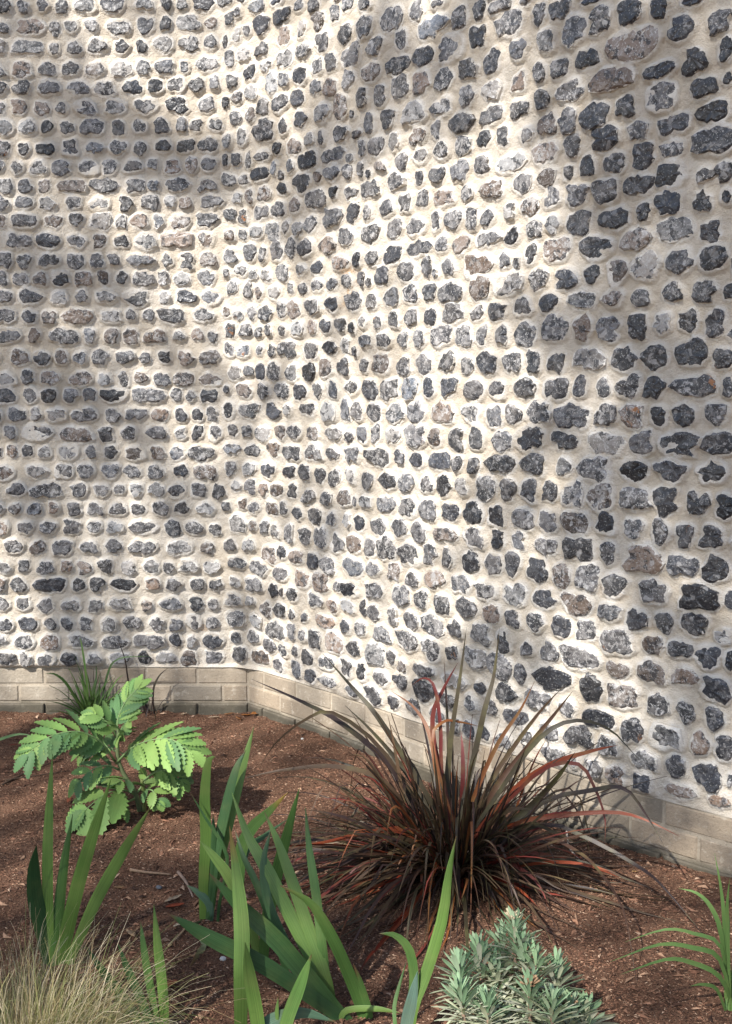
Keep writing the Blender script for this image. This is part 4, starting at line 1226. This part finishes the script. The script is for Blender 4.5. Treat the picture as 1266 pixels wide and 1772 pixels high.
for hi, (px, py, dy, kind) in enumerate(HEADS):
    top = at_depth(px, py, SB.y + 0.10 + dy)
    foot = SB + Vector(((top.x - SB.x) * 0.45, dy * 0.5, -0.01))
    mid = foot.lerp(top, 0.55) + Vector(((top.x - SB.x) * 0.12, -0.01, 0))
    S = spline([foot, mid, top], 40)
    V, f, C = tube([foot, mid, top], [0.006, 0.005, 0.0035], 7, 14, (0.20, 0.13, 0.09))
    st = add('stem', new_mesh('stem', [v - SB for v in V], f, M['stem'], True, {'col': C}), spu)
    N1, N2 = 21, 105
    for k in range(N1 + N2):
        q = k / (N1 + N2)
        t = 1 - 0.66 * q
        g = k * 2.399963 + hi
        kk = min(int(t * 40), 39)
        p = S[kk].lerp(S[kk + 1], t * 40 - kk)
        tan = (S[kk + 1] - S[kk]).normalized()
        a = tan.orthogonal().normalized()
        b = tan.cross(a)
        el = R(68 - 150 * q + sr.uniform(-14, 14)) if q < 0.68 else R(-36 + sr.uniform(-18, 16))
        rad = a * math.cos(g) + b * math.sin(g)
        x = (rad * math.cos(el) + tan * math.sin(el)).normalized()
        zv = (tan * math.cos(el) - rad * math.sin(el)).normalized()
        yv = zv.cross(x)
        s = sr.uniform(0.8, 1.15) * (0.72 + 0.45 * min(1, q * 4)) * (0.95 if hi else 0.9)
        ci = sr.choice((0, 1, 2, 3)) if q < 0.24 else sr.choice((2, 4, 5, 5, 4))
        m = Matrix(((x.x * s, yv.x * s, zv.x * s, p.x - SB.x), (x.y * s, yv.y * s, zv.y * s, p.y - SB.y), (x.z * s, yv.z * s, zv.z * s, p.z - SB.z), (0, 0, 0, 1)))
        if k < N1:
            add('leaf', SPM[ci], st, m)
        else:
            V, f, UV, C = SPV[ci]
            lower.put([m @ v for v in V], f, UV, col=C)
    if kind:
        fb = Bag()
        fc = (0.50, 0.42, 0.28) if kind == 'f' else (0.30, 0.19, 0.11)
        for k in range(26):
            d = Vector((sr.gauss(0, 1), sr.gauss(0, 1), abs(sr.gauss(0, 1)) + 0.4)).normalized()
            o_ = top - SB + d * 0.004
            V, f, C = tube([o_, o_ + d * sr.uniform(0.010, 0.022) + Vector((0, 0, sr.uniform(0, 0.008)))], [0.0012, 0.0024], 5, 2, ink(fc, sr.uniform(0.7, 1.2)))
            fb.put(V, f, col=C)
        add('seed_head', fb.mesh('seed_head', M['litter'], True), st)
o = add('lower_leaves', lower.mesh('lower_leaves', M['spurge'], True), spu)
o['kind'] = 'stuff'

# ------------------------------------------------------------------ litter on the bed
def dry_leaf(px, py, L, W, yaw, c, label, group=None):
    b = gnd(px, py) + Vector((0, 0, 0.006))
    r = random.Random(int(px * 7 + py))
    V, UV, C, f = [], [], [], []
    n = 8
    for i in range(n + 1):
        t = i / n
        w = W / 2 * math.sin(math.pi * (0.04 + 0.92 * t)) ** 0.8 * (1 + r.uniform(-0.15, 0.15))
        x = (t - 0.5) * L
        z = 0.25 * L * (t - 0.5) ** 2 + r.uniform(0, 0.002)
        V += [(x, -w, z + 0.45 * w), (x, 0, z), (x, w, z + 0.45 * w), (x, 0, z - 0.001)]
        C += [(*ink(c, r.uniform(0.8, 1.15)), 1)] * 4
    for i in range(n):
        a = i * 4
        for j in range(4):
            f.append((a + j, a + (j + 1) % 4, a + 4 + (j + 1) % 4, a + 4 + j))
    o = add('dry_leaf', new_mesh('dry_leaf', V, f, M['litter'], True, {'col': C}))
    o.location = b
    o.rotation_euler = (r.uniform(-0.3, 0.3), r.uniform(-0.2, 0.2), yaw)
    tag(o, label, 'dry leaf', group)
LG = 'dry leaves on the soil'
ORL = (0.42, 0.17, 0.05)
lb4 = 'small pale tan leaf scrap lying on the open brown soil'
for (px, py, L, W, yaw, c, lb) in [
    (442, 1238, 0.055, 0.026, 0.9, ORL, 'curled orange dry leaf on the soil right at the brick corner'), (426, 1240, 0.045, 0.022, 0.2, ORL, 'orange dry leaf lying flat just before the brick corner'),
    (412, 1246, 0.04, 0.02, 2.2, (0.34, 0.15, 0.06), 'rust brown dry leaf beside the orange leaves near the brick corner'), (396, 1238, 0.045, 0.018, 0.4, (0.36, 0.17, 0.07), 'narrow tan orange dry leaf along the left brick base'),
    (370, 1244, 0.05, 0.02, 0.1, (0.46, 0.36, 0.26), 'pale beige dry leaf on the soil along the left brick base'), (318, 1238, 0.032, 0.014, 0.8, (0.40, 0.30, 0.2), lb4), (300, 1560, 0.05, 0.022, 0.5, (0.48, 0.36, 0.24), 'cream coloured dry leaf next to the bright red one'),
    (310, 1605, 0.045, 0.02, 1.1, (0.5, 0.40, 0.28), 'papery cream leaf scrap at the top of the withered iris leaf'), (226, 1620, 0.045, 0.02, 2.2, (0.40, 0.27, 0.16), 'tan dry leaf on the soil above the low dark iris fan'), (208, 1540, 0.035, 0.016, 0.2, (0.42, 0.26, 0.14), lb4),
    (60, 1330, 0.03, 0.014, 0.6, (0.36, 0.25, 0.16), lb4), (1098, 1512, 0.02, 0.012, 0.3, (0.44, 0.26, 0.12), 'tiny orange tan leaf scrap on the soil right of the flax'),
    (24, 1292, 0.040, 0.018, 0.3, (0.20, 0.06, 0.035), 'dark red brown dry leaf under the arching pale strap leaf'), (120, 1388, 0.035, 0.018, 1.5, (0.22, 0.07, 0.035), 'dark red brown dry leaf beneath the toothed shrub'),
    (303, 1572, 0.05, 0.022, 0.2, (0.34, 0.07, 0.03), 'bright red dry leaf at the foot of the upright iris'), (296, 1708, 0.035, 0.02, 0.8, (0.32, 0.10, 0.05), 'rusty dry leaf beside the low dark iris fan')]:
    dry_leaf(px, py, L, W, yaw, c, lb, LG if lb == lb4 else None)
def twig(pts, r0, c, label, name='twig', cat='twig'):
    P = [gnd(*p) + Vector((0, 0, 0.006)) for p in pts]
    o0 = P[0].copy()
    V, f, C = tube([p - o0 for p in P], [r0, r0 * 0.8, r0 * 0.5], 6, 10, c)
    o = add(name, new_mesh(name, V, f, M['litter'], True, {'col': C}))
    o.location = o0
    tag(o, label, cat)
twig([(4, 1360), (45, 1340), (108, 1315)], 0.004, (0.07, 0.045, 0.03), 'thin dark forked twig lying on the soil left of the toothed shrub')
twig([(10, 1352), (60, 1345), (120, 1336)], 0.003, (0.07, 0.045, 0.03), 'straight dark twig lying on the soil left of the toothed shrub')
twig([(225, 1508), (250, 1512), (295, 1516)], 0.005, (0.30, 0.20, 0.13), 'flat tan strip of bark on the soil between two iris fans')
twig([(292, 1640), (312, 1620), (328, 1600)], 0.004, (0.34, 0.23, 0.14), 'pale straw stalk lying by the withered iris leaf')
twig([(308, 1512), (322, 1530), (334, 1556)], 0.005, (0.30, 0.21, 0.16), 'grey brown stalk leaning on the foot of the upright iris')
twig([(978, 1400), (980, 1440), (985, 1470), (1003, 1492)], 0.0045, (0.55, 0.47, 0.38), 'bleached dead stalk standing among the flax leaves near the wall')
def pebble(px, py, r0, c, label):
    r = random.Random(int(px))
    V, f = [], []
    R_, Q = 5, 9
    for i in range(R_ + 1):
        a = math.pi * i / R_
        for j in range(Q):
            g = 2 * math.pi * j / Q
            k = r0 * (1 + r.uniform(-0.14, 0.14))
            V.append((k * math.sin(a) * math.cos(g) * 1.2, k * math.sin(a) * math.sin(g), k * math.cos(a) * 0.8))
    for i in range(R_):
        for j in range(Q):
            f.append((i * Q + j, (i + 1) * Q + j, (i + 1) * Q + (j + 1) % Q, i * Q + (j + 1) % Q))
    o = add('pebble', new_mesh('pebble', V, f, M['stone'], True, {'col': [(*c, 1)] * len(V)}))
    o.location = gnd(px, py) + Vector((0, 0, r0 * 0.6))
    tag(o, label, 'pebble')
pebble(386, 1662, 0.0075, (0.62, 0.61, 0.58), 'small white pebble on the soil beneath the broad iris blades')
pebble(523, 1280, 0.0060, (0.50, 0.49, 0.46), 'pale grey pebble on the soil near the brick base')
pebble(275, 1538, 0.0075, (0.13, 0.14, 0.16), 'small slate grey pebble on the soil left of the upright iris')

# ------------------------------------------------------------------ the tree that shades the wall (behind and left of the photographer)
shade = []     # (point on the wall or soil that lies in shade, radius across the sun's direction, cover)
def W3(px, py):
    u, z = wall_hit(px, py)
    p, t = wall_frame(u, z)
    return Vector((p.x, p.y, z))
def sh(px, py, rad, cover, ground_=False):
    shade.append((gnd(px, py) if ground_ else W3(px, py), rad, cover))
for a in [(90, 190, 0.211, 1.08), (210, 262, 0.176, 1.70), (320, 268, 0.158, 1.62), (420, 310, 0.141, 1.08), (90, 430, 0.176, 1.70), (150, 495, 0.141, 1.35), (40, 500, 0.158, 0.94), (20, 50, 0.194, 0.68), (330, 30, 0.176, 0.54),
          (140, 655, 0.150, 1.70), (185, 720, 0.141, 1.22), (10, 850, 0.158, 1.49), (255, 830, 0.141, 1.22), (60, 1000, 0.141, 0.54), (50, 690, 0.141, 0.81), (330, 600, 0.106, 0.68),
          (800, 60, 0.246, 1.01), (700, 140, 0.220, 0.94), (600, 220, 0.211, 0.81), (520, 300, 0.194, 0.88), (900, 30, 0.220, 0.81), (660, 60, 0.176, 0.54),
          (1020, 120, 0.220, 0.94), (1120, 100, 0.264, 1.15), (1200, 250, 0.282, 1.22), (1100, 330, 0.194, 0.94), (1230, 420, 0.264, 1.28), (1180, 560, 0.220, 1.15), (1240, 700, 0.220, 1.08), (1060, 480, 0.132, 0.54),
          (880, 820, 0.141, 0.94), (980, 800, 0.158, 0.94), (1090, 800, 0.176, 1.08), (1210, 840, 0.194, 1.15), (1240, 980, 0.194, 1.08), (1250, 1120, 0.176, 1.08), (1150, 940, 0.123, 0.68), (1250, 1270, 0.158, 0.94),
          (520, 860, 0.106, 0.94), (560, 930, 0.097, 0.81), (800, 960, 0.106, 0.54), (960, 1040, 0.106, 0.54), (860, 1170, 0.141, 0.81), (760, 1230, 0.141, 0.81), (650, 640, 0.106, 0.47), (1000, 640, 0.123, 0.68), (880, 560, 0.106, 0.47)]:
    sh(*a)
for a in [(320, 1500, .22, .6), (260, 1620, .2, .7), (590, 1660, .22, .8), (760, 1640, .16, .7), (1180, 1640, .2, .9), (1130, 1740, .2, .9), (1240, 1560, .14, .8), (520, 1330, .16, .5), (420, 1740, .16, .7), (30, 1300, .16, .5)]:
    sh(a[0], a[1], a[2], a[3] * 0.62, ground_=True)
for k in range(95):                                   # smaller sprays scattered through the canopy
    q, w_ = rng.uniform(-20, 1290), rng.uniform(-10, 1180)
    bright = (500 < q < 820 and 360 < w_ < 780) or (400 < q < 700 and 850 < w_ < 1160) or (960 < q < 1180 and 1050 < w_ < 1330) or (860 < q < 1000 and 250 < w_ < 480)
    sh(q, w_, rng.uniform(.055, .14), rng.uniform(.35, 1.1) * (0.3 if bright else 0.8 if q < 420 else 1.0))
for k in range(60):                                   # and beyond the picture's edges
    sh(rng.choice((rng.uniform(1290, 1900), rng.uniform(-420, -30))), rng.uniform(-10, 1180), rng.uniform(.08, .2), rng.uniform(.5, 1.2))
for k in range(26):
    sh(rng.uniform(-100, 1300), rng.uniform(1260, 1760), rng.uniform(.05, .11), rng.uniform(.5, 1.3), True)
for a in [(1150, 1430, .12, 1.0), (1230, 1470, .14, 1.2), (620, 1260, .08, .7)]:
    sh(*a)
TB = Vector((-7.2, -4.2, 0.0))
tree = thing('shade_tree', 'broadleaf tree behind the viewpoint throwing dappled shade on the wall', 'tree', TB)
tr_ = random.Random(91)
lv, lf, lc, luv = [], [], [], []
centres = []
a1 = (Vector((1, -0.25, 0.12)) - SUN_TRAVEL * Vector((1, -0.25, 0.12)).dot(SUN_TRAVEL)).normalized()
a2 = SUN_TRAVEL.cross(a1)
for (p, rad, cover) in shade:
    c = p - SUN_TRAVEL * tr_.uniform(8.0, 10.5)
    centres.append(c)
    ph = tr_.uniform(0, 6.28)
    n = int(cover * math.pi * rad * rad / (0.0040 * 0.62))
    for k in range(n):
        q = math.sqrt(tr_.random()) * rad
        g = tr_.uniform(0, 6.283)
        wv = 0.25 * rad * math.sin(q * math.cos(g) / rad * 3.0 + ph)
        o_ = c + a1 * (1.45 * q * math.cos(g)) + a2 * (0.66 * q * math.sin(g) + wv) + SUN_TRAVEL * tr_.gauss(0, rad * 0.6)
        x = Vector((tr_.gauss(0, 1), tr_.gauss(0, 1), tr_.gauss(0, 0.5))).normalized()
        y = x.cross(Vector((tr_.gauss(0, .5), tr_.gauss(0, .5), 1))).normalized()
        b = len(lv)
        s = tr_.uniform(0.8, 1.25)
        lv += [tuple(o_ - TB - x * .05 * s), tuple(o_ - TB + y * .03 * s), tuple(o_ - TB + x * .06 * s), tuple(o_ - TB - y * .03 * s)]
        lf.append((b, b + 1, b + 2, b + 3))
        lc += [(*ink((0.06, 0.11, 0.03), tr_.uniform(0.7, 1.3)), 1)] * 4
        luv += [(0.5, 0), (0, .5), (.5, 1), (1, .5)]
crown = add('crown', new_mesh('crown', lv, lf, M['crown'], False, {'col': lc}, luv), tree)
crown['kind'] = 'stuff'
top = sum(centres, Vector()) / len(centres)
fork = Vector((TB.x + 0.2, TB.y + 0.1, 4.2))
V, f, C = tube([TB - Vector((0, 0, .1)), TB + Vector((0.05, 0.1, 2.0)), fork], [0.26, 0.20, 0.17], 12, 12, (0.11, 0.085, 0.065))
add('trunk', new_mesh('trunk', [v - TB for v in V], f, M['bark'], True, {'col': C}), tree)
for k in range(0, len(centres), 6):
    e = centres[k]
    m_ = fork.lerp(e, 0.5) + Vector((0, 0, 0.5))
    V, f, C = tube([fork, m_, e], [0.075, 0.035, 0.008], 6, 10, (0.11, 0.085, 0.065))
    add('limb', new_mesh('limb', [v - TB for v in V], f, M['bark'], True, {'col': C}), tree)
